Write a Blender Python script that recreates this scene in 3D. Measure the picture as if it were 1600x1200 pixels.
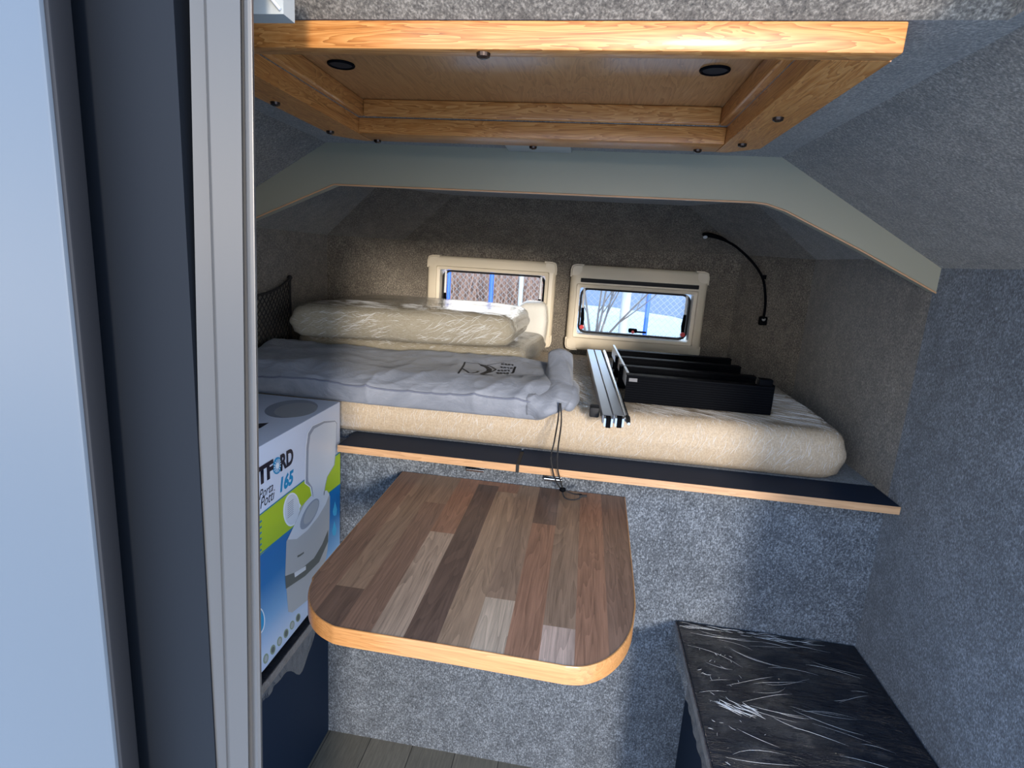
import bpy, bmesh, math, random
from mathutils import Vector, Matrix, noise
random.seed(7)
for o in list(bpy.data.objects): bpy.data.objects.remove(o)
SC = bpy.context.scene; COL = SC.collection

# ------------------------------------------------------------------ camera
H = 1.33; F = 900.0
AX = Vector((0.98602712, 0.09007885, -0.14012963))   # world X seen from the camera (right, down, forward)
AY = Vector((0.1559576, -0.20352876, 0.96656778))
AZ = Vector((0.05854691, -0.97491633, -0.21473335))
cam = bpy.data.cameras.new('camera'); cam_o = bpy.data.objects.new('camera', cam); COL.objects.link(cam_o)
R3 = Matrix(((AX[0], -AX[1], -AX[2]), (AY[0], -AY[1], -AY[2]), (AZ[0], -AZ[1], -AZ[2])))
cam_o.matrix_world = Matrix.Translation((0, 0, H)) @ R3.to_4x4()
cam.sensor_width = 36; cam.lens = F / 1600 * 36; cam.shift_x = 25 / 1600; cam.shift_y = 0
cam.clip_start = 0.02; cam.clip_end = 300
SC.camera = cam_o

# ------------------------------------------------------------------ world, sun, exposure
SUN_DIR = Vector((-0.33, 1.0, -0.15)).normalized()
w = bpy.data.worlds.new('sky'); SC.world = w; w.use_nodes = True
nt = w.node_tree; nt.nodes.clear()
tc = nt.nodes.new('ShaderNodeTexCoord'); sp = nt.nodes.new('ShaderNodeSeparateXYZ')
cr = nt.nodes.new('ShaderNodeValToRGB'); bg = nt.nodes.new('ShaderNodeBackground'); wo = nt.nodes.new('ShaderNodeOutputWorld')
nt.links.new(tc.outputs['Generated'], sp.inputs[0]); nt.links.new(sp.outputs['Z'], cr.inputs[0])
cr.color_ramp.elements[0].position = 0.03; cr.color_ramp.elements[0].color = (1.9, 1.75, 1.6, 1)
e_ = cr.color_ramp.elements.new(0.22); e_.color = (0.62, 0.78, 1.0, 1)
cr.color_ramp.elements[2].position = 0.6; cr.color_ramp.elements[2].color = (0.24, 0.45, 0.86, 1)
nt.links.new(cr.outputs[0], bg.inputs[0]); bg.inputs[1].default_value = 2.6
nt.links.new(bg.outputs[0], wo.inputs[0])
sl = bpy.data.lights.new('sun', 'SUN'); so = bpy.data.objects.new('sun', sl); COL.objects.link(so)
sl.energy = 2.7; sl.angle = math.radians(7); sl.color = (1.0, 0.90, 0.78)
so.rotation_euler = SUN_DIR.to_track_quat('-Z', 'Y').to_euler(); so.location = (2, -6, 6)
vs = SC.view_settings; vs.view_transform = 'Standard'; vs.look = 'None'; vs.gamma = 1; vs.use_curve_mapping = False
vs.exposure = 0.5

# ------------------------------------------------------------------ pixel rays -> points on real planes
def ray(u, v):
    d = Vector((u - 775, v - 600, F)); return Vector((d.dot(AX), d.dot(AY), d.dot(AZ)))
O = Vector((0, 0, H))
def pX(u, v, x): r = ray(u, v); return O + r * (x / r.x)
def pY(u, v, y): r = ray(u, v); return O + r * (y / r.y)
def pZ(u, v, z): r = ray(u, v); return O + r * ((z - H) / r.z)

# ------------------------------------------------------------------ materials
def srgb(r, g, b):
    f = lambda c: (c / 255 / 12.92) if c / 255 <= 0.04045 else ((c / 255 + 0.055) / 1.055) ** 2.4
    return (f(r), f(g), f(b), 1)
class NT:
    def __init__(s, name):
        s.m = bpy.data.materials.new(name); s.m.use_nodes = True; s.t = s.m.node_tree; s.t.nodes.clear()
        s.out = s.n('ShaderNodeOutputMaterial'); s.p = s.n('ShaderNodeBsdfPrincipled'); s.l(s.p.outputs[0], s.out.inputs[0])
        s.tc = s.n('ShaderNodeTexCoord')
    def n(s, t, **k):
        x = s.t.nodes.new(t)
        for a, b in k.items(): setattr(x, a, b)
        return x
    def l(s, a, b): s.t.links.new(a, b)
    def map(s, scale=(1, 1, 1), rot=(0, 0, 0), src='Object'):
        mp = s.n('ShaderNodeMapping'); mp.inputs['Scale'].default_value = scale; mp.inputs['Rotation'].default_value = rot
        s.l(s.tc.outputs[src], mp.inputs[0]); return mp.outputs[0]
    def noise(s, vec, scale, detail=4, rough=0.55, dist=0):
        x = s.n('ShaderNodeTexNoise'); s.l(vec, x.inputs['Vector']); x.inputs['Scale'].default_value = scale
        x.inputs['Detail'].default_value = detail; x.inputs['Roughness'].default_value = rough; x.inputs['Distortion'].default_value = dist
        return x.outputs['Fac']
    def ramp(s, fac, stops):
        r = s.n('ShaderNodeValToRGB'); s.l(fac, r.inputs[0]); e = r.color_ramp.elements
        while len(e) < len(stops): e.new(0.5)
        for q, (p, c) in zip(e, stops): q.position = p; q.color = c if hasattr(c, '__len__') else (c, c, c, 1)
        return r.outputs[0]
    def mix(s, a, b, fac, mode='MIX'):
        m = s.n('ShaderNodeMix', data_type='RGBA', blend_type=mode)
        for v, i in ((fac, m.inputs[0]), (a, m.inputs[6]), (b, m.inputs[7])):
            if hasattr(v, 'is_output'): s.l(v, i)
            else: i.default_value = v
        return m.outputs[2]
    def bump(s, h, strength, dist, inp='Normal', prev=None):
        b = s.n('ShaderNodeBump'); b.inputs['Strength'].default_value = strength; b.inputs['Distance'].default_value = dist
        s.l(h, b.inputs['Height'])
        if prev: s.l(prev, b.inputs['Normal'])
        s.l(b.outputs[0], s.p.inputs[inp]); return b.outputs[0]
    def math(s, op, a, b=0.0):
        m = s.n('ShaderNodeMath', operation=op)
        for v, i in ((a, m.inputs[0]), (b, m.inputs[1])):
            if hasattr(v, 'is_output'): s.l(v, i)
            else: i.default_value = v
        return m.outputs[0]
    def set(s, **k):
        for a, b in k.items():
            i = s.p.inputs[a.replace('_', ' ')]
            if hasattr(b, 'is_output'): s.l(b, i)
            else: i.default_value = b
        return s
def flat(name, c, rough=0.5, **k):
    m = NT(name); m.set(Base_Color=c if len(c) == 4 else (*c, 1), Roughness=rough, **k); return m.m

def felt_mat(name, dark, mid, light, sc=1.0):
    m = NT(name); v = m.map()
    a = m.noise(v, 130 * sc, 5, 0.72); b = m.noise(v, 26, 3, 0.6); c = m.noise(v, 7, 2, 0.5)
    d = m.noise(m.map((1, 1, .45)), 260 * sc, 2, 0.5)
    f = m.math('ADD', m.math('ADD', m.math('MULTIPLY', a, 0.5), m.math('MULTIPLY', d, 0.32)), m.math('ADD', m.math('MULTIPLY', b, 0.12), m.math('MULTIPLY', c, 0.06)))
    m.set(Base_Color=m.ramp(f, [(0.38, dark), (0.5, mid), (0.62, light)]), Roughness=0.95, Sheen_Weight=0.25)
    m.bump(a, 0.5, 0.002); return m.m
FELT = felt_mat('grey_felt', srgb(40, 45, 52), srgb(80, 86, 94), srgb(134, 142, 152), 1.7)
FELT_C = felt_mat('brown_grey_felt', srgb(58, 53, 48), srgb(100, 93, 84), srgb(152, 143, 130), 1.7)

def wood_mat(name, c_dark, c_mid, c_light, axis='X', rings=5.0, gloss=0.4, coat=0.12, fine=1.0, contrast=1.0):
    m = NT(name)
    st = {'X': (1.0, 9, 9), 'Y': (9, 1.0, 9), 'Z': (9, 9, 1.0)}[axis]
    v = m.map(st)
    n1 = m.noise(v, rings, 3, 0.5, 1.4)
    saw = m.math('FRACT', m.math('MULTIPLY', n1, 9.0))
    st2 = {'X': (1.5, 60, 60), 'Y': (60, 1.5, 60), 'Z': (60, 60, 1.5)}[axis]
    n2 = m.noise(m.map(st2), 6 * fine, 4, 0.7)
    f = m.math('ADD', m.math('MULTIPLY', saw, 0.45 * contrast), m.math('MULTIPLY', n2, 0.75))
    m.set(Base_Color=m.ramp(f, [(0.2, c_dark), (0.5, c_mid), (0.85, c_light)]), Roughness=gloss, Coat_Weight=coat, Coat_Roughness=0.15)
    m.bump(n2, 0.12, 0.001); return m.m
PD, PM, PL = srgb(120, 70, 30), srgb(176, 112, 54), srgb(202, 142, 80)
PINE_X = wood_mat('stained_pine_lengthwise', PD, PM, PL, 'X')
PINE_Y = wood_mat('stained_pine_sidewise', PD, PM, PL, 'Y')
PLY = wood_mat('oak_veneer_panel', srgb(124, 82, 48), srgb(164, 115, 70), srgb(182, 134, 86), 'Y', rings=3.0, gloss=0.35, coat=0.15, contrast=0.8)
EDGE_OAK = wood_mat('light_oak_edging', srgb(158, 108, 62), srgb(190, 134, 80), srgb(212, 160, 104), 'X', rings=2.5, gloss=0.3, contrast=0.5)
BOARD_EDGE = wood_mat('pale_oak_edging', srgb(160, 122, 88), srgb(190, 148, 108), srgb(206, 168, 130), 'X', rings=2.5, gloss=0.45, coat=0, contrast=0.5)
FLOORW = None

def table_mat():
    m = NT('walnut_block_laminate')
    at = m.n('ShaderNodeAttribute', attribute_name='plank'); col = at.outputs['Color']; sid = at.outputs['Alpha']
    v = m.n('ShaderNodeVectorMath', operation='ADD'); m.l(m.tc.outputs['Object'], v.inputs[0])
    cb = m.n('ShaderNodeCombineXYZ'); m.l(m.math('MULTIPLY', sid, 13.7), cb.inputs[0]); m.l(m.math('MULTIPLY', sid, 7.3), cb.inputs[1]); m.l(m.math('MULTIPLY', sid, 31.0), cb.inputs[2])
    m.l(cb.outputs[0], v.inputs[1]); vec = v.outputs[0]
    def mp(sx, sy, rz=0):
        q = m.n('ShaderNodeMapping'); q.inputs['Scale'].default_value = (sx, sy, 1); q.inputs['Rotation'].default_value = (0, 0, rz); m.l(vec, q.inputs[0]); return q.outputs[0]
    rings = m.noise(mp(18, 1.5, 0.06), 1.5, 2, 0.5, 0.8)
    saw = m.math('FRACT', m.math('MULTIPLY', rings, 11.0))
    fine = m.noise(mp(220, 7), 1.6, 4, 0.75); med = m.noise(mp(50, 2.0), 1.5, 3, 0.6)
    f = m.math('ADD', m.math('MULTIPLY', saw, 0.17), m.math('ADD', m.math('MULTIPLY', fine, 0.6), m.math('MULTIPLY', med, 0.45)))
    g = m.ramp(f, [(0.36, 0.55), (0.60, 1.05), (0.9, 1.6)])
    m.set(Base_Color=m.mix(col, g, 1.0, 'MULTIPLY'), Roughness=0.42, Specular_IOR_Level=0.4)
    m.bump(fine, 0.08, 0.0006); return m.m
TABLE = table_mat()

def film_mat(name, base, vscale=(1, 1, 1), base_rough=0.7, streak=1.0, weave=0.0, coat=1.0, dist=0.005, tint=0.10):
    """cloth or board seen through tight clear stretch film: glossy wrinkled coat"""
    m = NT(name)
    w1 = m.noise(m.map(vscale), 9, 4, 0.6, 1.0); w2 = m.noise(m.map(tuple(3 * q for q in vscale)), 11, 3, 0.65, 0.6)
    r1 = m.math('ABSOLUTE', m.math('SUBTRACT', w1, 0.5)); r2 = m.math('ABSOLUTE', m.math('SUBTRACT', w2, 0.5))
    ridge = m.math('ADD', m.math('POWER', m.math('SUBTRACT', 1.0, r1), 14.0), m.math('MULTIPLY', m.math('POWER', m.math('SUBTRACT', 1.0, r2), 10.0), 0.5))
    c = m.noise(m.map((1, 1, 1)), 300, 2, 0.5) if weave else m.noise(m.map(), 5, 2, 0.5)
    b0 = [q * 0.86 for q in base[:3]] + [1]; b1 = [min(1, q * 1.1) for q in base[:3]] + [1]
    colr = m.ramp(c, [(0.35, b0), (0.65, b1)])
    colr = m.mix(colr, (0.8, 0.82, 0.84, 1), m.math('MULTIPLY', m.math('POWER', m.math('SUBTRACT', 1.0, r2), 30.0), tint))
    m.set(Base_Color=colr, Roughness=base_rough, Specular_IOR_Level=.2, Coat_Weight=coat, Coat_Roughness=0.05, Coat_IOR=1.55)
    m.bump(ridge, 1.0 * streak, dist, 'Coat Normal'); m.bump(c, 0.2, 0.001); return m.m
MATT = film_mat('beige_mattress_in_film', srgb(180, 162, 138), (7, 1.6, 1.1), weave=1, dist=.005)
CUSH = film_mat('grey_beige_cushion_in_film', srgb(138, 130, 112), (2.2, 2.2, 4.5), dist=0.006)
PADW = film_mat('white_pad_in_film', srgb(226, 224, 216), (3, 3, 3))
SEATF = film_mat('dark_board_in_film', srgb(10, 15, 26), (1.2, 6, 4), base_rough=0.8, tint=0.0, coat=.3, dist=0.005)
LIDE = film_mat('brown_edge_in_film', srgb(78, 62, 56), (4, 2, 4), base_rough=0.5)

m = NT('loose_clear_film'); tr = m.n('ShaderNodeBsdfTransparent'); gl = m.n('ShaderNodeBsdfGlossy'); gl.inputs['Roughness'].default_value = 0.12
mx = m.n('ShaderNodeMixShader'); fr = m.n('ShaderNodeFresnel'); fr.inputs[0].default_value = 1.5
bn = m.n('ShaderNodeBump'); bn.inputs['Strength'].default_value = 1; bn.inputs['Distance'].default_value = 0.004; m.l(m.noise(m.map(), 60, 4, 0.6, 1), bn.inputs['Height'])
m.l(bn.outputs[0], fr.inputs['Normal']); m.l(bn.outputs[0], gl.inputs['Normal']); m.l(m.math('MULTIPLY', fr.outputs[0], .45), mx.inputs[0]); m.l(tr.outputs[0], mx.inputs[1]); m.l(gl.outputs[0], mx.inputs[2]); m.l(mx.outputs[0], m.out.inputs[0]); FILM = m.m
m = NT('window_acrylic'); tr = m.n('ShaderNodeBsdfTransparent'); tr.inputs[0].default_value = (0.93, 0.96, 0.97, 1); gl = m.n('ShaderNodeBsdfGlossy'); gl.inputs['Roughness'].default_value = 0.02
mx = m.n('ShaderNodeMixShader'); fr = m.n('ShaderNodeFresnel'); fr.inputs[0].default_value = 1.45
m.l(fr.outputs[0], mx.inputs[0]); m.l(tr.outputs[0], mx.inputs[1]); m.l(gl.outputs[0], mx.inputs[2]); m.l(mx.outputs[0], m.out.inputs[0]); GLASS = m.m

NAVY = flat('anthracite_laminate', srgb(30, 43, 62), 0.55, Specular_IOR_Level=0.1)
BULK = flat('grey_green_painted_panel', srgb(150, 145, 126), 0.5)
COPPER = flat('copper_coloured_edging', srgb(196, 150, 110), 0.35)
CREAM = flat('cream_plastic', srgb(212, 200, 178), 0.38)
BLACK = flat('black_plastic', (0.003, 0.0035, 0.005, 1), 0.55, Specular_IOR_Level=0.02)
BLACKM = flat('matt_black_rubber', (0.006, 0.006, 0.008, 1), 0.7)
WHITEP = flat('white_plastic', (0.75, 0.76, 0.78, 1), 0.35)
GREYP = flat('pale_grey_plastic', srgb(170, 172, 168), 0.45)
RED = flat('red_plastic', (0.6, 0.02, 0.03, 1), 0.35)
ALU = flat('brushed_aluminium', (0.62, 0.63, 0.66, 1), 0.38, Metallic=0.85)
ALUP = flat('satin_aluminium_door_profile', (0.094, 0.088, 0.082, 1), 0.36, Metallic=0.3)
CHROME = flat('bright_steel', (0.7, 0.72, 0.75, 1), 0.18, Metallic=1.0)
GRP = flat('silver_grey_door_skin', srgb(84, 92, 100), 0.4)
GRPD = flat('slate_outer_skin', srgb(20, 24, 30), 0.6, Specular_IOR_Level=0.2)
CAP = flat('bronze_screw_cap', srgb(58, 46, 40), 0.25, Metallic=0.6)

# bag cloth
m = NT('blue_grey_nylon'); n_ = m.noise(m.map((3, 5, 5)), 4, 5, 0.6, 0.6)
m.set(Base_Color=m.ramp(n_, [(0.3, srgb(112, 118, 130)), (0.7, srgb(136, 141, 152))]), Roughness=0.62, Sheen_Weight=0.15); m.bump(n_, 0.6, 0.01); NYLON = m.m
# floor vinyl
m = NT('grey_oak_vinyl'); v = m.map((1, 1, 1), (0, 0, math.radians(90)))
bt = m.n('ShaderNodeTexBrick'); m.l(v, bt.inputs[0]); bt.inputs['Scale'].default_value = 1.0; bt.inputs['Brick Width'].default_value = 0.9; bt.inputs['Row Height'].default_value = 0.12
bt.inputs['Mortar Size'].default_value = 0.0012; bt.inputs['Color1'].default_value = srgb(122, 116, 102); bt.inputs['Color2'].default_value = srgb(140, 132, 116); bt.inputs['Mortar'].default_value = srgb(60, 56, 50)
g = m.noise(m.map((40, 3, 1)), 5, 4, 0.7)
m.set(Base_Color=m.mix(bt.outputs[0], m.ramp(g, [(0.3, 0.7), (0.7, 1.15)]), 1.0, 'MULTIPLY'), Roughness=0.5); FLOORV = m.m

# ------------------------------------------------------------------ mesh helpers
def finish(name, bm, mat, parent=None, smooth=False, base=None, solid=0.0, mats=None):
    bmesh.ops.recalc_face_normals(bm, faces=bm.faces[:]) if not solid else None
    me = bpy.data.meshes.new(name); bm.to_mesh(me); bm.free()
    for q in (mats or [mat]): me.materials.append(q)
    o = bpy.data.objects.new(name, me); COL.objects.link(o)
    if smooth:
        for p in me.polygons: p.use_smooth = True
        if smooth != 'all':
            try: me.set_sharp_from_angle(angle=math.radians(40))
            except Exception: pass
    if parent is not None:
        o.parent = parent; o.matrix_parent_inverse = Matrix.Translation(-parent.location) if parent.type == 'EMPTY' else Matrix.Translation(-parent.location)
        if parent.parent is not None: o.matrix_parent_inverse = (parent.parent.matrix_world if False else Matrix.Identity(4))
    elif base is not False:
        vs_ = [v.co for v in me.vertices]
        b = Vector(((min(v.x for v in vs_) + max(v.x for v in vs_)) / 2, (min(v.y for v in vs_) + max(v.y for v in vs_)) / 2, min(v.z for v in vs_)))
        me.transform(Matrix.Translation(-b)); o.location = b
    if solid:
        md = o.modifiers.new('thickness', 'SOLIDIFY'); md.thickness = solid; md.offset = 1
    return o
def tag(o, label, cat, group=None, kind=None):
    if label: o['label'] = label
    if cat: o['category'] = cat
    if group: o['group'] = group
    if kind: o['kind'] = kind
    return o
def thing(name, label, cat, loc, group=None, kind=None):
    e = bpy.data.objects.new(name, None); e.empty_display_size = 0.05; COL.objects.link(e); e.location = Vector(loc)
    return tag(e, label, cat, group, kind)
def struct(o): o['kind'] = 'structure'; return o
def box(bm, a, b, bev=0.0, seg=2):
    a = Vector(a); b = Vector(b); c = (a + b) / 2; s = b - a
    r = bmesh.ops.create_cube(bm, size=1.0, matrix=Matrix.Translation(c) @ Matrix.Diagonal((abs(s.x), abs(s.y), abs(s.z), 1)))
    if bev:
        es = list({e for v in r['verts'] for e in v.link_edges}); bmesh.ops.bevel(bm, geom=es, offset=bev, segments=seg, affect='EDGES', profile=0.5)
    return bm
def BM(): return bmesh.new()
def boxo(name, a, b, mat, parent=None, bev=0.0, seg=2, **k): return finish(name, box(BM(), a, b, bev, seg), mat, parent, smooth=bool(bev), **k)
def prism(bm, pts, vec):
    """closed polygon (list of Vector) extruded along vec"""
    vec = Vector(vec); a = [bm.verts.new(Vector(p)) for p in pts]; b = [bm.verts.new(Vector(p) + vec) for p in pts]
    bm.faces.new(a); bm.faces.new(b[::-1]); n = len(a)
    for i in range(n): bm.faces.new((a[i], b[i], b[(i + 1) % n], a[(i + 1) % n]))
    return bm
def tube(bm, pts, rad, n=10, cap=True, flat_=None, up=Vector((0, 0, 1))):
    pts = [Vector(p) for p in pts]; rings = []
    for i, p in enumerate(pts):
        t = (pts[min(i + 1, len(pts) - 1)] - pts[max(i - 1, 0)]).normalized()
        u = t.cross(up); u = t.cross(Vector((1, 0, 0))) if u.length < 1e-3 else u
        u.normalize(); v = u.cross(t).normalized(); r = rad[i] if hasattr(rad, '__len__') else rad
        ru, rv = (r if hasattr(r, '__len__') else (r, r if flat_ is None else r * flat_))
        rings.append([bm.verts.new(p + u * math.cos(a) * ru + v * math.sin(a) * rv) for a in [2 * math.pi * k / n for k in range(n)]])
    for a, b in zip(rings, rings[1:]):
        for k in range(n): bm.faces.new((a[k], a[(k + 1) % n], b[(k + 1) % n], b[k]))
    if cap: bm.faces.new(rings[0][::-1]); bm.faces.new(rings[-1])
    return bm
def smooth_path(pts, k=6):
    pts = [Vector(p) for p in pts]; out = []
    for i in range(len(pts) - 1):
        p0, p1, p2, p3 = pts[max(i - 1, 0)], pts[i], pts[i + 1], pts[min(i + 2, len(pts) - 1)]
        for j in range(k):
            t = j / k
            out.append(0.5 * ((2 * p1) + (p2 - p0) * t + (2 * p0 - 5 * p1 + 4 * p2 - p3) * t * t + (3 * p1 - p0 - 3 * p2 + p3) * t ** 3))
    return out + [pts[-1]]
def disc(bm, c, n, r, h, seg=24, r2=None):
    n = Vector(n).normalized(); M = Matrix.Translation(Vector(c) + n * h / 2) @ n.to_track_quat('Z', 'Y').to_matrix().to_4x4()
    bmesh.ops.create_cone(bm, cap_ends=True, segments=seg, radius1=r, radius2=r if r2 is None else r2, depth=h, matrix=M); return bm
def puff(quad, z0, z1, r, crown=0.01, amp=0.004, nscale=7, n=160, expo=10, seed=0, sag=None):
    """soft cushion: quad = four XY corners (front left, front right, back right, back left)"""
    q = [Vector((*p, 0)) for p in quad]; bm = BM()
    hw = (q[1] - q[0]).length / 2; hd = (q[3] - q[0]).length / 2; h = z1 - z0
    def P(u, v):
        s, t = (u + 1) / 2, (v + 1) / 2; return q[0] * (1 - s) * (1 - t) + q[1] * s * (1 - t) + q[2] * s * t + q[3] * (1 - s) * t
    # perimeter parameters spread by length
    per = []
    for k in range(n):
        s = k / n * (2 * hw + 2 * hd) * 2
        if s < 2 * hw: u, v = -1 + s / hw, -1
        elif s < 2 * hw + 2 * hd: u, v = 1, -1 + (s - 2 * hw) / hd
        elif s < 4 * hw + 2 * hd: u, v = 1 - (s - 2 * hw - 2 * hd) / hw, 1
        else: u, v = -1, 1 - (s - 4 * hw - 2 * hd) / hd
        rr = 1 / (abs(u) ** expo + abs(v) ** expo) ** (1 / expo); per.append((u * rr, v * rr))
    prof = []
    for f in (0.25, 0.6, 0.85): prof.append(((1 - f), z0, 0))
    for a in (0, 30, 60, 90): a = math.radians(a); prof.append((r * (1 - math.sin(a)), z0 + r * (1 - math.cos(a)), 1))
    for f in (0.3, 0.5, 0.7): prof.append((-0.006 * math.sin(f * math.pi), z0 + r + (h - 2 * r) * f, 1))
    for a in (0, 20, 40, 60, 75, 90): a = math.radians(a); prof.append((r * (1 - math.cos(a)), z1 - r + r * math.sin(a), 1))
    tops = [0.9, 0.8, 0.68, 0.55, 0.4, 0.25, 0.1]
    rings = []
    def ring(inset, z, mode, fac=None):
        vs_ = []
        for (u, v) in per:
            if fac is not None:
                ku = (1 - r / hw) * fac; kv = (1 - r / hd) * fac
            else: ku, kv = 1 - inset / hw, 1 - inset / hd
            p = P(u * ku, v * kv); c = 0
            if mode == 2: c = crown * (1 - (u * ku) ** 4) * (1 - (v * kv) ** 4)
            p.z = z + c
            if sag: p.z -= sag(p)
            nz = noise.noise_vector(Vector((p.x * nscale, p.y * nscale, p.z * nscale * 1.3 + seed)))
            p += nz * amp * (0.2 if mode == 0 else 1); vs_.append(bm.verts.new(p))
        rings.append(vs_)
    for f, z, md in prof:
        if md == 0: ring(0, z, 0, fac=1 - f)
        else: ring(f, z, 1 if z < z1 - 1e-4 else 2)
    for t in tops: ring(0, z1, 2, fac=t)
    for a, b in zip(rings, rings[1:]):
        for k in range(n): bm.faces.new((a[k], a[(k + 1) % n], b[(k + 1) % n], b[k]))
    bm.faces.new(rings[0][::-1]); bm.faces.new(rings[-1]); return bm

from mathutils.bvhtree import BVHTree
def bvh(o):
    off = o.location if o.parent is None else Vector((0, 0, 0))
    return BVHTree.FromPolygons([v.co + off for v in o.data.vertices], [tuple(p.vertices) for p in o.data.polygons])
m = NT('white_film_glint'); m.set(Base_Color=(.86, .88, .90, 1), Roughness=.14, Coat_Weight=1.0, Coat_Roughness=.04); tr = m.n('ShaderNodeBsdfTransparent'); mx = m.n('ShaderNodeMixShader'); mx.inputs[0].default_value = .78; m.l(tr.outputs[0], mx.inputs[1]); m.l(m.p.outputs[0], mx.inputs[2]); m.l(mx.outputs[0], m.out.inputs[0]); GLINT = m.m  # white colour of the folds stands in for light glinting on the film
def glint_folds(parent, tree, specs, seed=1, off=.0003):
    """thin raised white film folds standing in for its glints, following the surface below; spec = count, region fn, cast direction, length range, heading fn, radius range"""
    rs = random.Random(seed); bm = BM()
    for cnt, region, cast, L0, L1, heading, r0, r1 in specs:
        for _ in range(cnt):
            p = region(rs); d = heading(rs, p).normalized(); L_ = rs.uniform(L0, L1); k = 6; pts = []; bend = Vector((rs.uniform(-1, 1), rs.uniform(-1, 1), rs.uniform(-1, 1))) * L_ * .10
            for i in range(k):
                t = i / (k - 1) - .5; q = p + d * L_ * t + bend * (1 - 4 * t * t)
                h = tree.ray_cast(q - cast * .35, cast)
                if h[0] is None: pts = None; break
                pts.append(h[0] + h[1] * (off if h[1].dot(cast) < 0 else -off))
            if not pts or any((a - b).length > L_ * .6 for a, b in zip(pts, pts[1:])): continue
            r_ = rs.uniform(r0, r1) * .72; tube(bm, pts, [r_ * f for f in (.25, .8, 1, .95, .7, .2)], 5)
    o = finish('film_glint_folds', bm, GLINT, parent, smooth='all', base=False); o['kind'] = 'stuff'; return o

# ================================================================== THE SETTING
XL, XR = -0.93, 0.69          # inner faces of the camper's side walls
YF = 1.30                     # felt wall under the bed
YW = 2.24                     # wall with the windows
ZB = 0.855                    # underside of mattress level
BT_ = .8705                   # top of the bed base
CZ = 1.557                    # ceiling
struct(boxo('floor', (XL - .05, 0.44, -0.05), (XR + .05, YF + 0.06, 0.0), FLOORV, base=False))
struct(boxo('wall_front', (XL - .05, YF, 0.0), (XR + .05, YF + 0.05, ZB - 0.003), FELT, base=False))
struct(boxo('wall_left', (XL - .05, 0.44, 0.0), (XL, YF + .02, 1.36), FELT, base=False))
struct(boxo('wall_right', (XR, 0.44, 0.0), (XR + .05, YF + .02, 1.36), FELT, base=False))
# ceiling: flat felt with the hatch opening, felt slopes at both sides and a rise towards the door
HX0, HX1, HY0, HY1 = -0.424, 0.200, 0.640, 1.040
bm = BM()
def quad(bm, *p): bm.faces.new([bm.verts.new(Vector(q)) for q in p])
cx0, cx1 = -0.60, 0.36
for (x0, x1, y0, y1) in ((cx0, HX0, .618, YF), (HX1, cx1, .618, YF), (HX0, HX1, HY1, YF), (HX0, HX1, .618, HY0)):
    quad(bm, (x0, y0, CZ), (x1, y0, CZ), (x1, y1, CZ), (x0, y1, CZ))
for (xa, xb) in ((cx0, XL), (cx1, XR)):
    quad(bm, (xa, .44, CZ if xa < 99 else 0), (xb, .44, 1.36), (xb, YF, 1.36), (xa, YF, CZ))
quad(bm, (cx0, .618, CZ), (cx1, .618, CZ), (cx1, .45, 1.70), (cx0, .45, 1.70))
for xa in (cx0, cx1): bm.faces.new([bm.verts.new(Vector(q)) for q in ((xa, .618, CZ), (xa, .44, CZ), (xa, .45, 1.70))])
for f in bm.faces:
    f.normal_update()
    if f.normal.z < 0: f.normal_flip()
struct(finish('ceiling', bm, FELT_C, base=False, solid=0.02))
# shell of the sleeping alcove
def ringA(z, k=0): return [Vector(p) for p in ((XL, YF, z), (XL, 2.00, z), (-.72, YW, z), (.54, YW, z), (XR, 1.95, z), (XR, YF, z))]
A0 = ringA(ZB); A1 = ringA(1.308)
B = [Vector(p) for p in ((XL, YF, 1.372), (XL, 2.00, 1.372), (-.722, YW - .005, 1.374), (.542, YW - .005, 1.39), (XR, 1.95, 1.38), (XR, YF, 1.38))]
C_ = [Vector(p) for p in ((-.70, YF, 1.534), (-.70, 1.88, 1.534), (-.489, 2.07, 1.534), (.31, 2.07, 1.534), (.46, 1.86, 1.534), (.46, YF, 1.534))]
WIN = {'l': (-.585, -.135, 1.035, 1.285), 'r': (-.040, .405, 1.035, 1.285)}
def band(bm, a, b, skip=()):
    for i in range(len(a) - 1):
        if i in skip: continue
        quad(bm, a[i], a[i + 1], b[i + 1], b[i])
bm = BM(); band(bm, A0, A1, (0, 2, 4)); xs = [-.72, WIN['l'][0], WIN['l'][1], WIN['r'][0], WIN['r'][1], .54]; zs = [ZB, 1.035, 1.285, 1.308]
for i in range(5):
    for j in range(3):
        if j == 1 and i in (1, 3): continue
        quad(bm, (xs[i], YW, zs[j]), (xs[i + 1], YW, zs[j]), (xs[i + 1], YW, zs[j + 1]), (xs[i], YW, zs[j + 1]))
band(bm, A1, B, (0, 4)); band(bm, B, C_, (0, 4))
cen = Vector((-.12, 1.4, 1.2))
def outward(bm, c=cen):
    bmesh.ops.remove_doubles(bm, verts=bm.verts[:], dist=1e-5)
    for f in bm.faces:
        f.normal_update()
        if f.normal.dot(f.calc_center_median() - c) < 0: f.normal_flip()
    return bm
struct(finish('wall_alcove_front', outward(bm), FELT_C, base=False, solid=0.03))
for nm, i in (('wall_alcove_left', 0), ('wall_alcove_right', 4)):
    bm = BM()
    for a, b in ((A0, A1), (A1, B), (B, C_)): quad(bm, a[i], a[i + 1], b[i + 1], b[i])
    struct(finish(nm, outward(bm), FELT_C, base=False, solid=0.03))
bm = BM(); bm.faces.new([bm.verts.new(p) for p in C_]); struct(finish('ceiling_alcove', outward(bm), FELT_C, base=False, solid=0.03))
bm = BM(); prism(bm, [Vector((p.x, max(p.y, 1.36), BT_ - .03)) for p in ringA(ZB)], (0, 0, 0.03)); struct(finish('floor_alcove', bm, FELT, base=False))
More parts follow.
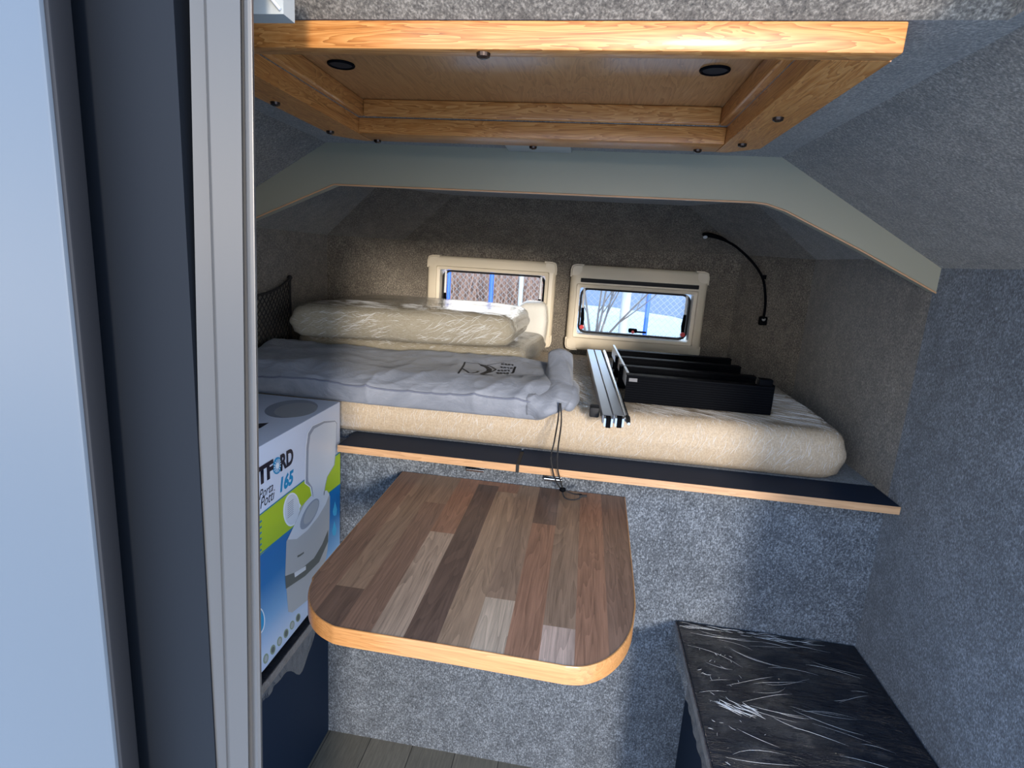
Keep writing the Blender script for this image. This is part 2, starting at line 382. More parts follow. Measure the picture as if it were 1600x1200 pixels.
# bulkhead above the alcove opening
op = [(XL, 1.312), (-.781, 1.384), (-.582, 1.4685), (.32, 1.4695), (.345, 1.467), (.383, 1.4555), (.54, 1.385), (XR, 1.312)]
poly = [Vector((x, YF - .012, z)) for x, z in op] + [Vector((XR, YF - .012, 1.36)), Vector((cx1, YF - .012, CZ)), Vector((cx0, YF - .012, CZ)), Vector((XL, YF - .012, 1.36))]
bk = struct(finish('wall_bulkhead', prism(BM(), poly, (0, .03, 0)), BULK, base=False))
bm = BM(); tube(bm, [Vector((x, YF - .0125, z - .0005)) for x, z in op], 0.0018, 8); finish('edge_trim', bm, COPPER, bk, smooth=True)['label'] = 'thin copper edging'
# rear wall seen from outside, with the door opening
struct(boxo('wall_back', (-1.05, .472, -.12), (-.350, .497, 1.74), GRPD, base=False))
struct(boxo('wall_back_right', (XR, .445, -.12), (XR + .1, .485, 1.74), GRPD, base=False))
bm = BM(); prism(bm, [Vector((cx1 + .012, .472, CZ + .02)), Vector((XR + .04, .472, 1.385)), Vector((XR + .04, .472, 1.74)), Vector((cx1 + .012, .472, 1.74))], (0, .025, 0)); struct(finish('wall_back_gable', bm, GRPD, base=False))
struct(boxo('wall_back_header', (-.372, .445, 1.70), (XR, .485, 1.80), GRPD, base=False))
struct(boxo('trim_sill', (-.372, .43, -.12), (XR, .485, -.005), ALUP, base=False))
# aluminium door post
PF = [(296, 322, .474), (318, 354, .474), (319, 356, .467), (323, 360, .4655), (375, 388, .4655), (377, 391, .470), (380, 395, .470), (382, 398, .4655), (387, 403, .464), (393, 408, .4655), (396, 410.5, .470)]
bm = BM(); lo = []; hi = []
for u0, u1, y in PF:
    a, b = pY(u0, 0, y), pY(u1, 1200, y); d = (a - b) / (a.z - b.z)
    lo.append(bm.verts.new(a + d * (-.1 - a.z))); hi.append(bm.verts.new(a + d * (1.70 - a.z)))
for L_ in (lo, hi):      # back of the profile, hidden behind its face
    z_ = L_[0].co.z; L_.append(bm.verts.new((L_[-1].co.x - .028, .498, z_))); L_.append(bm.verts.new((L_[0].co.x - .010, .498, z_)))
n = len(lo)
for i in range(n): bm.faces.new((lo[i], lo[(i + 1) % n], hi[(i + 1) % n], hi[i]))
bm.faces.new(lo[::-1]); bm.faces.new(hi); struct(finish('trim_door_post', bm, ALUP, base=False))
d1 = thing('door_1', None, None, (-.66, .40, 0.0), kind='structure')
boxo('door_leaf', (-.93, .425, 0.02), (-.427, .455, 1.66), GRP, d1, bev=.004)
boxo('door_seal', (-.429, .429, 0.03), (-.423, .451, 1.65), BLACKM, d1, bev=.002)

# ================================================================== CEILING HATCH FRAME
FZ = 1.53; OX0, OX1, OY0, OY1 = -.484, .262, .618, 1.108
hf = thing('ceiling_hatch_frame', 'stained pine frame around the recessed ceiling hatch with veneer panel', 'hatch frame', (-.11, .86, FZ))
def beam(name, a, b, mat): return boxo(name, a, b, mat, hf, bev=.002)
beam('front_beam', (OX0, OY0, FZ), (OX1, HY0, CZ - .0005), PINE_X)
beam('back_beam', (HX0 + .0002, HY1, FZ), (HX1 - .0002, OY1, CZ - .0005), PINE_X)
bm = BM(); prism(bm, [Vector(p) for p in ((OX0, HY0, FZ), (HX0, HY0, FZ), (HX0, HY1, FZ), (HX0 + .0, OY1 - .0, FZ), (OX0 + .045, OY1, FZ), (OX0, OY1 - .04, FZ))], (0, 0, CZ - .0006 - FZ)); finish('side_beam', bm, PINE_Y, hf)
bm = BM(); prism(bm, [Vector(p) for p in ((OX1, HY0, FZ), (OX1, OY1 - .04, FZ), (OX1 - .045, OY1, FZ), (HX1, OY1, FZ), (HX1, HY1, FZ), (HX1, HY0, FZ))], (0, 0, CZ - .0006 - FZ)); finish('side_beam', bm, PINE_Y, hf)
LX0, LX1, LY1 = HX0 + .010, HX1 - .012, HY1 - .004
bm = BM(); box(bm, (LX0, LY1 - .001, CZ + .001), (LX1, LY1 + .03, 1.586), .003, 3); finish('inner_back_rail', bm, PINE_X, hf, smooth=True)
bm = BM(); box(bm, (LX0 - .02, HY0, CZ + .001), (LX0, LY1 + .03, 1.586), .003, 3); finish('inner_side_rail', bm, PINE_Y, hf, smooth=True)
bm = BM(); box(bm, (LX1, HY0, CZ + .001), (LX1 + .02, LY1 + .03, 1.586), .003, 3); finish('inner_side_rail', bm, PINE_Y, hf, smooth=True)
boxo('inner_front_rail', (LX0, HY0 - .02, CZ + .001), (LX1, HY0 + .004, 1.586), PINE_X, hf, bev=.002)
boxo('hatch_panel', (HX0 - .03, HY0 - .03, 1.586), (HX1 + .03, HY1 + .05, 1.60), PLY, hf)
for u, v in ((533, 101), (1117, 110)):
    c = pZ(u, v, 1.585); bm = BM(); tube(bm, [c + Vector((.0175 * math.cos(a), .0175 * math.sin(a), 0)) for a in [k * math.pi / 16 for k in range(33)]], .0022, 8, cap=False)
    g_ = finish('grip_hole_ring', bm, BLACK, hf, smooth=True); g_['label'] = 'round black recessed grip'
    bm = BM(); disc(bm, c + Vector((0, 0, -.0005)), (0, 0, 1), .0172, .001, 32); finish('grip_hole', bm, BLACKM, hf)
for u, v in ((749, 71), (430, 160), (516, 205), (590, 219), (833, 229), (1090, 234), (1160, 225), (1216, 184)):
    c = pZ(u, v, FZ); 
    if v < 80: c.y = .629
    bm = BM(); disc(bm, c, (0, 0, -1), .0072, .0035, 20, .0066); disc(bm, c + Vector((0, 0, -.0035)), (0, 0, -1), .0064, .0015, 20, .0035); finish('screw_cap', bm, CAP, hf, smooth=True)
# plate behind the frame and the corner bracket
a, b = pY(795, 226, 1.285), pY(895, 226, 1.285)
bm = BM(); box(bm, (a.x, 1.20, 1.550), (b.x, 1.283, 1.5565), .003, 3)
tag(finish('cover_plate', bm, GREYP, smooth=True), 'rounded pale grey plastic plate on the panel behind the hatch frame', 'cover plate')
bkx = thing('corner_bracket', 'small grey plastic bracket at the top of the door post', 'bracket', (-.28, .52, 1.548))
bm = BM(); a = pY(396, 22, .52); b = pY(443, 22, .52); prism(bm, [Vector((a.x - .02, .52, a.z)), Vector((b.x, .52, b.z)), Vector((b.x, .52, b.z + .05)), Vector((a.x - .02, .52, a.z + .05))], (0, .02, 0)); finish('bracket_body', bm, GREYP, bkx)
bm = BM(); tube(bm, [Vector((a.x + .004, .518, a.z + .026)), Vector((b.x - .002, .518, b.z + .003))], .0013, 6); finish('rib', bm, WHITEP, bkx, smooth=True)
bm = BM(); disc(bm, Vector((a.x + .000, .52, a.z + .02)), (0, -1, 0), .007, .002, 16); finish('plug', bm, BLACK, bkx)

# ================================================================== WINDOWS
def window(name, X0, X1, Z0, Z1, ox0, ox1, oz0, oz1, blind):
    r = thing(name, None, None, ((X0 + X1) / 2, YW, Z0), kind='structure')
    def rr(x0, x1, z0, z1, rad, y, n=6):
        out = []
        for (cx, cz, a0) in ((x1 - rad, z1 - rad, 0), (x0 + rad, z1 - rad, 90), (x0 + rad, z0 + rad, 180), (x1 - rad, z0 + rad, 270)):
            for k in range(n + 1): a = math.radians(a0 + 90 * k / n); out.append(Vector((cx + rad * math.cos(a), y, cz + rad * math.sin(a))))
        return out
    def loft(rings, closed=False):
        bm = BM(); R = [[bm.verts.new(p) for p in q] for q in rings]; n = len(R[0])
        for a, b in zip(R, R[1:] + (R[:1] if closed else [])):
            for k in range(n): bm.faces.new((a[k], a[(k + 1) % n], b[(k + 1) % n], b[k]))
        return bm
    e = .014
    rings = [rr(X0, X1, Z0, Z1, .022, YW - .001), rr(X0, X1, Z0, Z1, .022, YW - .020), rr(X0 + .004, X1 - .004, Z0 + .004, Z1 - .004, .02, YW - .029), rr(X0 + .012, X1 - .012, Z0 + .012, Z1 - .012, .014, YW - .033),
             rr(ox0 - e, ox1 + e, oz0 - e, oz1 + e, .006, YW - .033), rr(ox0 - e + .003, ox1 + e - .003, oz0 - e + .003, oz1 + e - .003, .006, YW - .026), rr(ox0, ox1, oz0, oz1, .008, YW - .024), rr(ox0, ox1, oz0, oz1, .008, YW + .03), rr(ox0-.02, ox1+.02, oz0-.02, oz1+.02, .008, YW + .03)]
    finish('window_frame', loft(rings), CREAM, r, smooth=True)
    for cx, cz, sx, sz in ((X0, Z0, 1, 1), (X1, Z0, -1, 1), (X0, Z1, 1, -1), (X1, Z1, -1, -1)):   # corner pieces sit proud by a hair
        w_ = .046; a = .0018
        xs_, zs_ = sorted((cx - sx * a, cx + sx * w_)), sorted((cz - sz * a, cz + sz * w_))
        bm = BM(); box(bm, (xs_[0], YW - .0345, zs_[0]), (xs_[1], YW - .0015, zs_[1]), .001, 1)
        # open towards the pane
        pts = [(cx - sx * a, cz - sz * a)]
        bm.free(); bm = BM()
        poly = [Vector((cx - sx * a, 0, cz + sz * .02)), Vector((cx + sx * .002, 0, cz + sz * .006)), Vector((cx + sx * .006, 0, cz + sz * .002)), Vector((cx + sx * .02, 0, cz - sz * a)), Vector((cx + sx * w_, 0, cz - sz * a)),
                Vector((cx + sx * w_, 0, cz + sz * .028)), Vector((cx + sx * .028, 0, cz + sz * .028)), Vector((cx + sx * .028, 0, cz + sz * w_)), Vector((cx - sx * a, 0, cz + sz * w_))]
        prism(bm, [p + Vector((0, YW - .0343, 0)) for p in poly], (0, .033, 0))
        es = [ed for ed in bm.edges if all(abs(v.co.y - (YW - .0343)) < 1e-5 for v in ed.verts)]
        bmesh.ops.bevel(bm, geom=es, offset=.006, segments=3, affect='EDGES')
        finish('frame_corner', bm, CREAM, r, smooth=True)
    gx0, gx1, gz0, gz1 = ox0 + .002, ox1 - .002, oz0 + .002, oz1 - .002
    bm = loft([rr(gx0, gx1, gz0, gz1, .028, YW + .012), rr(gx0, gx1, gz0, gz1, .028, YW + .035), rr(gx0 + .008, gx1 - .008, gz0 + .007, gz1 - .007, .024, YW + .035), rr(gx0 + .008, gx1 - .008, gz0 + .007, gz1 - .007, .024, YW + .012)], True)
    finish('rubber_seal', bm, BLACKM, r, smooth=True)
    boxo('pane', (gx0 - .01, YW + .036, gz0 - .01), (gx1 + .01, YW + .042, gz1 + .01), GLASS, r)
    if blind:
        boxo('blind_slot', (X0 + .038, YW - .0352, blind - .0075), (X1 - .032, YW - .033, blind + .0075), BLACKM, r, bev=.0015)
    for sx, x in ((1, ox0 + .016), (-1, ox1 - .018)):     # stay arms
        h_ = oz1 - oz0
        bm = BM(); tube(bm, [(x, YW + .004, oz0 + h_ * .52), (x, YW + .008, oz1 - .006)], .0042, 10); finish('stay_arm', bm, WHITEP, r, smooth=True)
        bm = BM(); tube(bm, [(x + sx * .002, YW - .002, oz0 + .030), (x + sx * .003, YW, oz0 + h_ * .32), (x, YW + .004, oz0 + h_ * .56)], [.0065, .0075, .0055], 10); finish('stay_arm_sleeve', bm, BLACK, r, smooth=True)
        bm = BM(); disc(bm, (x + sx * .002, YW - .002, oz0 + .026), (0, -1, 0), .0095, .012, 20, .008); kb = finish('stay_knob', bm, RED, r, smooth=True); kb['label'] = 'red knob'
    c = Vector(((ox0 + ox1) / 2 + .004, YW - .004, oz0 + .024))
    bm = BM(); box(bm, c + Vector((-.016, -.008, -.006)), c + Vector((.016, .012, .010)), .004, 3); box(bm, c + Vector((.008, -.010, -.004)), c + Vector((.050, -.004, .003)), .002, 2); finish('latch', bm, BLACK, r, smooth=True)
    bm = BM(); disc(bm, c + Vector((0, -.008, -.002)), (0, -1, 0), .006, .004, 16); finish('latch_button', bm, RED, r, smooth=True)['label'] = 'red latch button'
    return r
window('window_1', -.616, -.118, 1.002, 1.3235, -.567, -.157, 1.066, 1.272, None)
window('window_2', -.062, .434, 1.002, 1.3215, -.024, .390, 1.062, 1.238, 1.2655)

# ================================================================== BED BOARD, MATTRESS
BT = .8705; BB = .8535
gx = -.119
for x0, x1, lab in ((-.553, gx - .004, 'left half of the dark bed board with pale oak edge, ending at the black slot'), (gx + .004, XR - .002, 'long right half of the dark bed board with pale oak edge under the mattress')):
    bd = thing('bed_board', lab, 'bed board', ((x0 + x1) / 2, 1.27, BB), 'bed boards under the mattress')
    boxo('board_top', (x0, 1.2425, BB + .0005), (x1, 1.358, BT), NAVY, bd)
    boxo('edge_band', (x0, 1.2410, BB), (x1, 1.2425, BT), BOARD_EDGE, bd)
for (a, b) in (((727, 731), (755, 733)), ((850, 746), (878, 749))):
    A, B_ = pY(*a, 1.272), pY(*b, 1.272)
    hg = BM(); box(hg, (A.x, 1.2930, BB - .026), (B_.x, 1.2985, BB - .0005), .0015, 2); tube(hg, [(A.x, 1.288, A.z - .008), (B_.x, 1.288, A.z - .008)], .0052, 12)
    tag(finish('hinge', hg, CHROME, smooth=True), 'short steel hinge under the bed board, ' + ('the one left of the black slot' if a[0] < 800 else 'the one beside the hanging black cord'), 'hinge', 'hinges under the bed board')
# dark strip in the slot
tag(boxo('slot_strip', (gx - .0038, 1.2420, BB - .002), (gx + .0038, 1.333, BT + .001), BLACKM), 'narrow black strip in the joint between the two bed boards', 'joint strip')

def msag(p):
    return 0
bm = puff([(-.925, 1.337), (.620, 1.345), (.640, 2.00), (-.90, 2.00)], BT + .0008, .989, .034, crown=.003, amp=.0025, nscale=5, n=320, expo=26)
# the mattress fills the alcove up to the cut corners of the shell
for v in bm.verts:
    t = max(0, (v.co.y - 1.6) / .4); lim = 2.215
    y = v.co.y
    if y > 1.60:
        s = (y - 1.60) / .40; v.co.y = 1.60 + s * (lim - 1.60); cxm = -.12
        if s > .55: v.co.x = cxm + (v.co.x - cxm) * (1 - .235 * (s - .55) / .45)
mt = finish('mattress', bm, MATT, smooth='all'); tag(mt, 'long beige mattress wrapped in clear film on the bed board', 'mattress')

# cushions
ca = puff([(-.800, 1.455), (-.190, 1.560), (-.182, 1.965), (-.775, 2.06)], 1.086, 1.172, .027, crown=.012, amp=.0035, nscale=6, expo=14, seed=3)
tag(finish('cushion', ca, CUSH, smooth='all'), 'grey beige film-wrapped cushion on top of the stack before the left window', 'cushion', 'film-wrapped cushions stacked on the mattress')
cb_ = puff([(-.860, 1.60), (-.158, 1.610), (-.124, 2.06), (-.80, 2.05)], 1.0, 1.078, .028, crown=.003, amp=.0035, nscale=7, expo=12, seed=9)
tag(finish('cushion', cb_, CUSH, smooth='all'), 'grey beige film-wrapped cushion at the bottom of the stack behind the grey bag', 'cushion', 'film-wrapped cushions stacked on the mattress')
cc = puff([(-.235, 2.095), (-.136, 2.095), (-.136, 2.195), (-.235, 2.195)], .997, 1.178, .025, crown=.002, amp=.004, nscale=12, n=80, expo=5, seed=5)
tag(finish('wrapped_pad', cc, PADW, smooth='all'), 'bright white film-wrapped pad standing at the right end of the cushions by the window', 'pad')

FWD, DOWN = Vector((0, 1, 0)), Vector((0, 0, -1))
def V(*a): return Vector(a)
glint_folds(mt, bvh(mt), [
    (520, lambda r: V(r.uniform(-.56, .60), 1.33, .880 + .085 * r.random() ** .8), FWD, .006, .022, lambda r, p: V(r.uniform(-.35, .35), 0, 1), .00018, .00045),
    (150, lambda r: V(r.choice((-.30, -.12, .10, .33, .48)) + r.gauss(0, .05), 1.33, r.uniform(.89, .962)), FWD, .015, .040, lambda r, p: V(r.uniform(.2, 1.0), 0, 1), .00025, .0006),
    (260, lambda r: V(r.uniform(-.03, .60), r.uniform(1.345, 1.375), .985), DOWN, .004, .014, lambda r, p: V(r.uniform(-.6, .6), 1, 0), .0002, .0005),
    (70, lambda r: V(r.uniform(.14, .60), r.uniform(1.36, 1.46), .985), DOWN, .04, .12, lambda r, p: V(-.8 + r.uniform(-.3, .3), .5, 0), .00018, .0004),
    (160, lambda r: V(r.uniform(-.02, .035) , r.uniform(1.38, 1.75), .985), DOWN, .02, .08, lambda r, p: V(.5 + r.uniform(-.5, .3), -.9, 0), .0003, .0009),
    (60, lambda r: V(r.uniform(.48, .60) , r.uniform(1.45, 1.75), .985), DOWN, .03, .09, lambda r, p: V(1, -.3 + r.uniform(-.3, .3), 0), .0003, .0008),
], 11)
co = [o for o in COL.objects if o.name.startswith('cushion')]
glint_folds(co[0], bvh(co[0]), [
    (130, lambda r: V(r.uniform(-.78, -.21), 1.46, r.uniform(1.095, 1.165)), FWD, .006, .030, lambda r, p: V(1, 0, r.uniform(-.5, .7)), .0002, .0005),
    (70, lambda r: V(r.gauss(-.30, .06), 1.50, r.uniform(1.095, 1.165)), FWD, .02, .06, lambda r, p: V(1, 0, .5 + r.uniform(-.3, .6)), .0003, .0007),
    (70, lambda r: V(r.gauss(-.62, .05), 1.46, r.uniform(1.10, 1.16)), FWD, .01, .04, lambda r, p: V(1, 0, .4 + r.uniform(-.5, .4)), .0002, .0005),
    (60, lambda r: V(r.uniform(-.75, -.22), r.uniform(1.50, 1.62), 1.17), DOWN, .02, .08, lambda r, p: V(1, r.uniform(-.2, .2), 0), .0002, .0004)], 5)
glint_folds(co[1], bvh(co[1]), [(120, lambda r: V(r.uniform(-.8, -.17), 1.60, r.uniform(1.06, 1.074)), FWD, .006, .024, lambda r, p: V(1, 0, r.uniform(-.4, .5)), .0002, .0005)], 6)

# ================================================================== BAG
bag = thing('drawstring_bag', 'blue grey nylon drawstring bag with black bird logo lying on the mattress', 'bag', (-.5, 1.44, .995))
def bag_surface(s, t):
    """s 0..1 along X, t 0..1 once around the section"""
    x = -.905 + s * .875
    w_ = math.sin(min(1, s / .04, (1 - s) / .07) * math.pi / 2) ** .5 if 0 < s < 1 else 0.02
    yb = 1.597 - .02 * s; yf = 1.302 + .004 * math.sin(9 * s)
    zt = 1.034 + .010 * noise.noise(Vector((x * 6, 1.3, 0)))
    # outline points: bottom back, top back, top front, seam, droop front
    sec = [(yb - .05, .998), (yb, 1.012), (yb - .004, 1.048), (yb - .05, 1.058), ((yb + yf) / 2, zt + .012), (yf + .05, zt + .006), (yf + .012, 1.020), (yf, 1.006), (yf - .001, .988), (yf + .006, .962), (yf + .022, .962), (yf + .034, .984), (yf + .07, .9985), ((yb + yf) / 2, .9975)]
    n = len(sec); f = t * n; i = int(f) % n; fr_ = f - int(f)
    p0, p1, p2, p3 = [Vector((0, *sec[(i + k) % n])) for k in (-1, 0, 1, 2)]
    p = 0.5 * ((2 * p1) + (p2 - p0) * fr_ + (2 * p0 - 5 * p1 + 4 * p2 - p3) * fr_ ** 2 + (3 * p1 - p0 - 3 * p2 + p3) * fr_ ** 3)
    c = Vector((0, (yb + yf) / 2, 1.01)); p = c + (p - c) * w_
    p.x = x
    top = p.z > .995
    q = Vector((x * 5.5, p.y * 9, p.z * 9)); a = noise.noise(q) ; b = 1 - abs(noise.noise(Vector((x * 8 + p.y * 6, p.y * 14 - x * 3, 2.0)))) * 2
    c2 = 1 - abs(noise.noise(Vector((x * 17 - p.y * 9, p.y * 22, 7.0)))) * 2
    if top: p.z += .008 * a + .005 * b ** 3 + .0025 * c2 ** 3
    if p.y < 1.34: p.y += -.003 * b ** 3 - .003 * a
    return p
bm = BM(); NS, NTt = 220, 112; G = [[bm.verts.new(bag_surface(i / NS, j / NTt)) for j in range(NTt)] for i in range(NS + 1)]
for i in range(NS):
    for j in range(NTt): bm.faces.new((G[i][j], G[i + 1][j], G[i + 1][(j + 1) % NTt], G[i][(j + 1) % NTt]))
bm.faces.new(G[0]); bm.faces.new(G[-1][::-1]); finish('bag_body', bm, NYLON, bag, smooth='all')
tj = 7.15 / 14
bm = BM(); tube(bm, [bag_surface(i / 160, tj) + Vector((0, -.0012, .001)) for i in range(5, 156)], .0022, 8); finish('seam_piping', bm, flat('dark_grey_piping', srgb(104, 110, 128), .6), bag, smooth=True)
# gathered neck folded upright at the right end
def neck_ring(c, u, v, ru, rv, k, n=28):
    return [c + u * math.cos(a) * ru * (1 + .07 * math.sin(5 * a + k)) + v * math.sin(a) * rv * (1 + .09 * math.sin(4 * a + 2 * k)) for a in [2 * math.pi * q / n for q in range(n)]]
path = smooth_path([(-.115, 1.315, .992), (-.075, 1.318, .998), (-.048, 1.345, 1.012), (-.045, 1.40, 1.035), (-.050, 1.455, 1.064), (-.052, 1.485, 1.092), (-.052, 1.495, 1.104)], 5)
rr_ = [(.026, .012), (.034, .02), (.038, .026), (.034, .026), (.033, .024), (.031, .02), (.012, .008)]
bm = BM(); R_ = []
for i, p in enumerate(path):
    f = i / (len(path) - 1) * 6; k = min(5, int(f)); fr_ = f - k; ru = rr_[k][0] * (1 - fr_) + rr_[k + 1][0] * fr_; rv = rr_[k][1] * (1 - fr_) + rr_[k + 1][1] * fr_
    t = (path[min(i + 1, len(path) - 1)] - path[max(0, i - 1)]).normalized(); u = Vector((1, 0, 0)); u = (u - t * u.dot(t)).normalized(); v = t.cross(u).normalized()
    R_.append([bm.verts.new(q) for q in neck_ring(p, u, v, ru, rv, i * .35)])
for a, b in zip(R_, R_[1:]):
    for k in range(28): bm.faces.new((a[k], a[(k + 1) % 28], b[(k + 1) % 28], b[k]))
bm.faces.new(R_[0][::-1]); bm.faces.new(R_[-1]); finish('gathered_neck', bm, NYLON, bag, smooth='all')
bm = BM(); bmesh.ops.create_icosphere(bm, subdivisions=4, radius=1, matrix=Matrix.Translation((-.018, 1.38, 1.012)) @ Matrix.Rotation(.3, 4, 'X') @ Matrix.Diagonal((.026, .060, .026, 1)))
for v in bm.verts: v.co += v.normal * .004 * noise.noise(v.co * 40)
finish('neck_fold', bm, NYLON, bag, smooth='all')
# cord with toggle
cordp = smooth_path([pY(874, 630, 1.290), pY(872, 655, 1.285), pY(866, 690, 1.232), pY(861, 715, 1.226), pY(866, 745, 1.226), pY(876, 764, 1.236)], 8)
cordq = smooth_path([pY(876, 630, 1.290), pY(877, 660, 1.282), pY(872, 700, 1.230), pY(871, 730, 1.224), pY(876, 752, 1.228), pY(880, 766, 1.236)], 8)
tip = [pY(878, 765, 1.236), pY(882, 777, 1.225), pY(893, 781, 1.22), pY(905, 779, 1.22), pY(909, 773, 1.225), pY(898, 772, 1.232), pY(886, 768, 1.236), pY(880, 766, 1.236)]
cd = BM(); tube(cd, cordp, .0017, 8); tube(cd, cordq, .0017, 8); tube(cd, smooth_path(tip, 5), .0017, 8); tube(cd, [pY(905, 775, 1.222), pY(917, 775, 1.222)], .0030, 8)
cdo = finish('cord', cd, BLACKM, bag, smooth=True); cdo['label'] = 'thin black drawcord'
bm = BM(); c = pY(879, 765, 1.234); bmesh.ops.create_uvsphere(bm, u_segments=16, v_segments=10, radius=.0075, matrix=Matrix.Translation(c) @ Matrix.Diagonal((1, .8, .8, 1))); finish('toggle', bm, BLACK, bag, smooth='all')
# printed logo: bird head, landscape frame and lettering in strokes laid onto the cloth
bag_tree = bvh(bpy.data.objects['bag_body'])
def on_bag(u, v):
    h = bag_tree.ray_cast(O, ray(u, v).normalized()); n_ = h[1] if h[1].z > 0 else -h[1]
    return h[0] + n_ * .0007
def L(x, y): return (680 + x / 6.667, 540 + y / 6.667)
def stroke(bm, pts, wd):
    pp = []
    for a, b in zip(pts, pts[1:]): pp += [(a[0] + (b[0] - a[0]) * k / 5, a[1] + (b[1] - a[1]) * k / 5) for k in range(5)]
    P_ = [on_bag(*L(*p)) for p in pp + [pts[-1]]]; prev = None
    wd *= 1.35
    for i, p in enumerate(P_):
        t = P_[min(i + 1, len(P_) - 1)] - P_[max(i - 1, 0)]; s = Vector((-t.y, t.x, 0)); s = s.normalized() * wd / 2 if s.length else Vector((wd / 2, 0, 0))
        a, b = bm.verts.new(p + s), bm.verts.new(p - s)
        if prev: bm.faces.new((prev[0], a, b, prev[1]))
        prev = (a, b)
lg = BM()
stroke(lg, [(310, 172), (300, 200), (285, 225), (265, 255), (240, 292)], .0035)
stroke(lg, [(310, 172), (350, 180), (400, 185), (450, 188), (480, 205)], .0026)
stroke(lg, [(280, 240), (320, 262), (350, 285), (380, 290), (430, 280), (450, 268)], .0042)
stroke(lg, [(480, 205), (530, 222), (570, 250), (560, 270), (520, 285), (480, 300)], .010)
stroke(lg, [(470, 198), (520, 205), (570, 215), (610, 235), (632, 250), (610, 265), (560, 282)], .0035)
stroke(lg, [(540, 205), (600, 195), (670, 182), (720, 178)], .0022)
stroke(lg, [(300, 295), (370, 305), (450, 308), (540, 306), (600, 308)], .0022)
stroke(lg, [(835, 222), (822, 250), (812, 280), (795, 290)], .0045)
for r0, xs0, y0 in ((0, 690, 195), (1, 680, 228), (2, 650, 262), (3, 640, 290)):
    for k in range(4):
        x = xs0 + k * 34; y = y0 + (k * 3 if r0 < 2 else 0)
        stroke(lg, [(x, y), (x + 10, y - 8), (x + 20, y - 4), (x + 12, y + 6), (x + 24, y + 8)] if (k + r0) % 2 else [(x, y + 6), (x + 8, y - 8), (x + 18, y + 6), (x + 22, y - 6)], .0022)
lgo = finish('printed_logo', lg, flat('black_print', (.012, .013, .018, 1), .6), bag); md = lgo.modifiers.new('thickness', 'SOLIDIFY'); md.thickness = .0004; lgo['label'] = 'black printed bird logo'

# ================================================================== NET POCKET ON THE LEFT WALL OF THE ALCOVE
net = thing('net_pocket', 'black diamond-mesh net pocket on the left alcove wall', 'net pocket', (-.915, 1.55, 1.04))
nx = -.918; ya, yb = 1.36, 1.708
def NP(s, t): # s along Y, t up
    y = ya + (yb - ya) * s; zt = 1.185 + .045 * s ** 3; return Vector((nx + .018 * math.sin(math.pi * s) * (.4 + .6 * t), y, 1.035 + (zt - 1.035) * t))
bm = BM()
for k in range(-8, 17):
    for sgn in (1, -1):
        pts = []
        for j in range(15):
            t = j / 14; s = (k / 16 * 1.0 + sgn * t * .42) + (0.42 if sgn < 0 else 0)
            if 0 <= s <= 1: pts.append(NP(s, t))
        if len(pts) > 1: tube(bm, pts, .0014, 5)
finish('net_mesh', bm, BLACKM, net, smooth=True)
bm = BM(); tube(bm, [NP(s / 20, 1) for s in range(21)], .0035, 8); tube(bm, [NP(1, t / 8) for t in range(9)], .004, 8); tube(bm, [NP(s / 20, 0) for s in range(21)], .0035, 8); tube(bm, [NP(0, t / 8) for t in range(9)], .004, 8)
bmesh.ops.create_uvsphere(bm, u_segments=10, v_segments=8, radius=.008, matrix=Matrix.Translation(NP(1, 1))); finish('net_border', bm, BLACKM, net, smooth=True)

# ================================================================== FOLDED STEP LADDER
ld = thing('step_ladder', 'folded aluminium step ladder with ribbed black treads lying on the mattress', 'ladder', (.25, 1.6, .998))
def bar(bm, a, b, wx, hz):
    a, b = Vector(a), Vector(b); t = (b - a).normalized(); u = t.cross(Vector((0, 0, 1))).normalized(); v = u.cross(t).normalized()
    prism(bm, [a + u * sx * wx / 2 + v * sz * hz / 2 for sx, sz in ((-1, -1), (1, -1), (1, 1), (-1, 1))], b - a); return bm
YA, YB = 2.07, 1.255
def rail_line(ub, vb, uf, vf): return pY(ub, vb, YA), pY(uf, vf, YB)
for (ub, uf) in ((922, 949), (933.5, 966)):
    a, b = rail_line(ub, 551, uf, 655); a.z = max(a.z, 1.018); 
    bm = BM(); bar(bm, a, b, .0232, .020)
    es = bm.edges[:]; bmesh.ops.bevel(bm, geom=es, offset=.0012, segments=1, affect='EDGES')
    finish('rail', bm, ALU, ld, smooth=True)
    t = (b - a).normalized()
    bm = BM(); bar(bm, b + t * .001, b + t * .026, .019, .018); hk = finish('rail_hinge', bm, CHROME, ld)
    bm = BM(); bar(bm, b + t * .012 + Vector((0, 0, 0.001)), b + t * .030, .010, .022); finish('hinge_gap', bm, BLACK, hk)
a, b = pY(944, 551, YA), pY(980, 655, YB); a.z = 1.024; t = (b - a).normalized(); bm = BM(); tube(bm, [a, b], .0065, 12); finish('strut', bm, CHROME, ld, smooth=True)
bm = BM(); tube(bm, [b - t * .006, b + t * .012, b + t * .034], [.0078, .0065, .003], 12); finish('strut_end', bm, CHROME, ld, smooth=True)
c = pY(932, 644, 1.30); boxo('rubber_foot', (c.x - .016, 1.285, c.z - .010), (c.x + .006, 1.32, c.z + .014), BLACKM, ld, bev=.004)
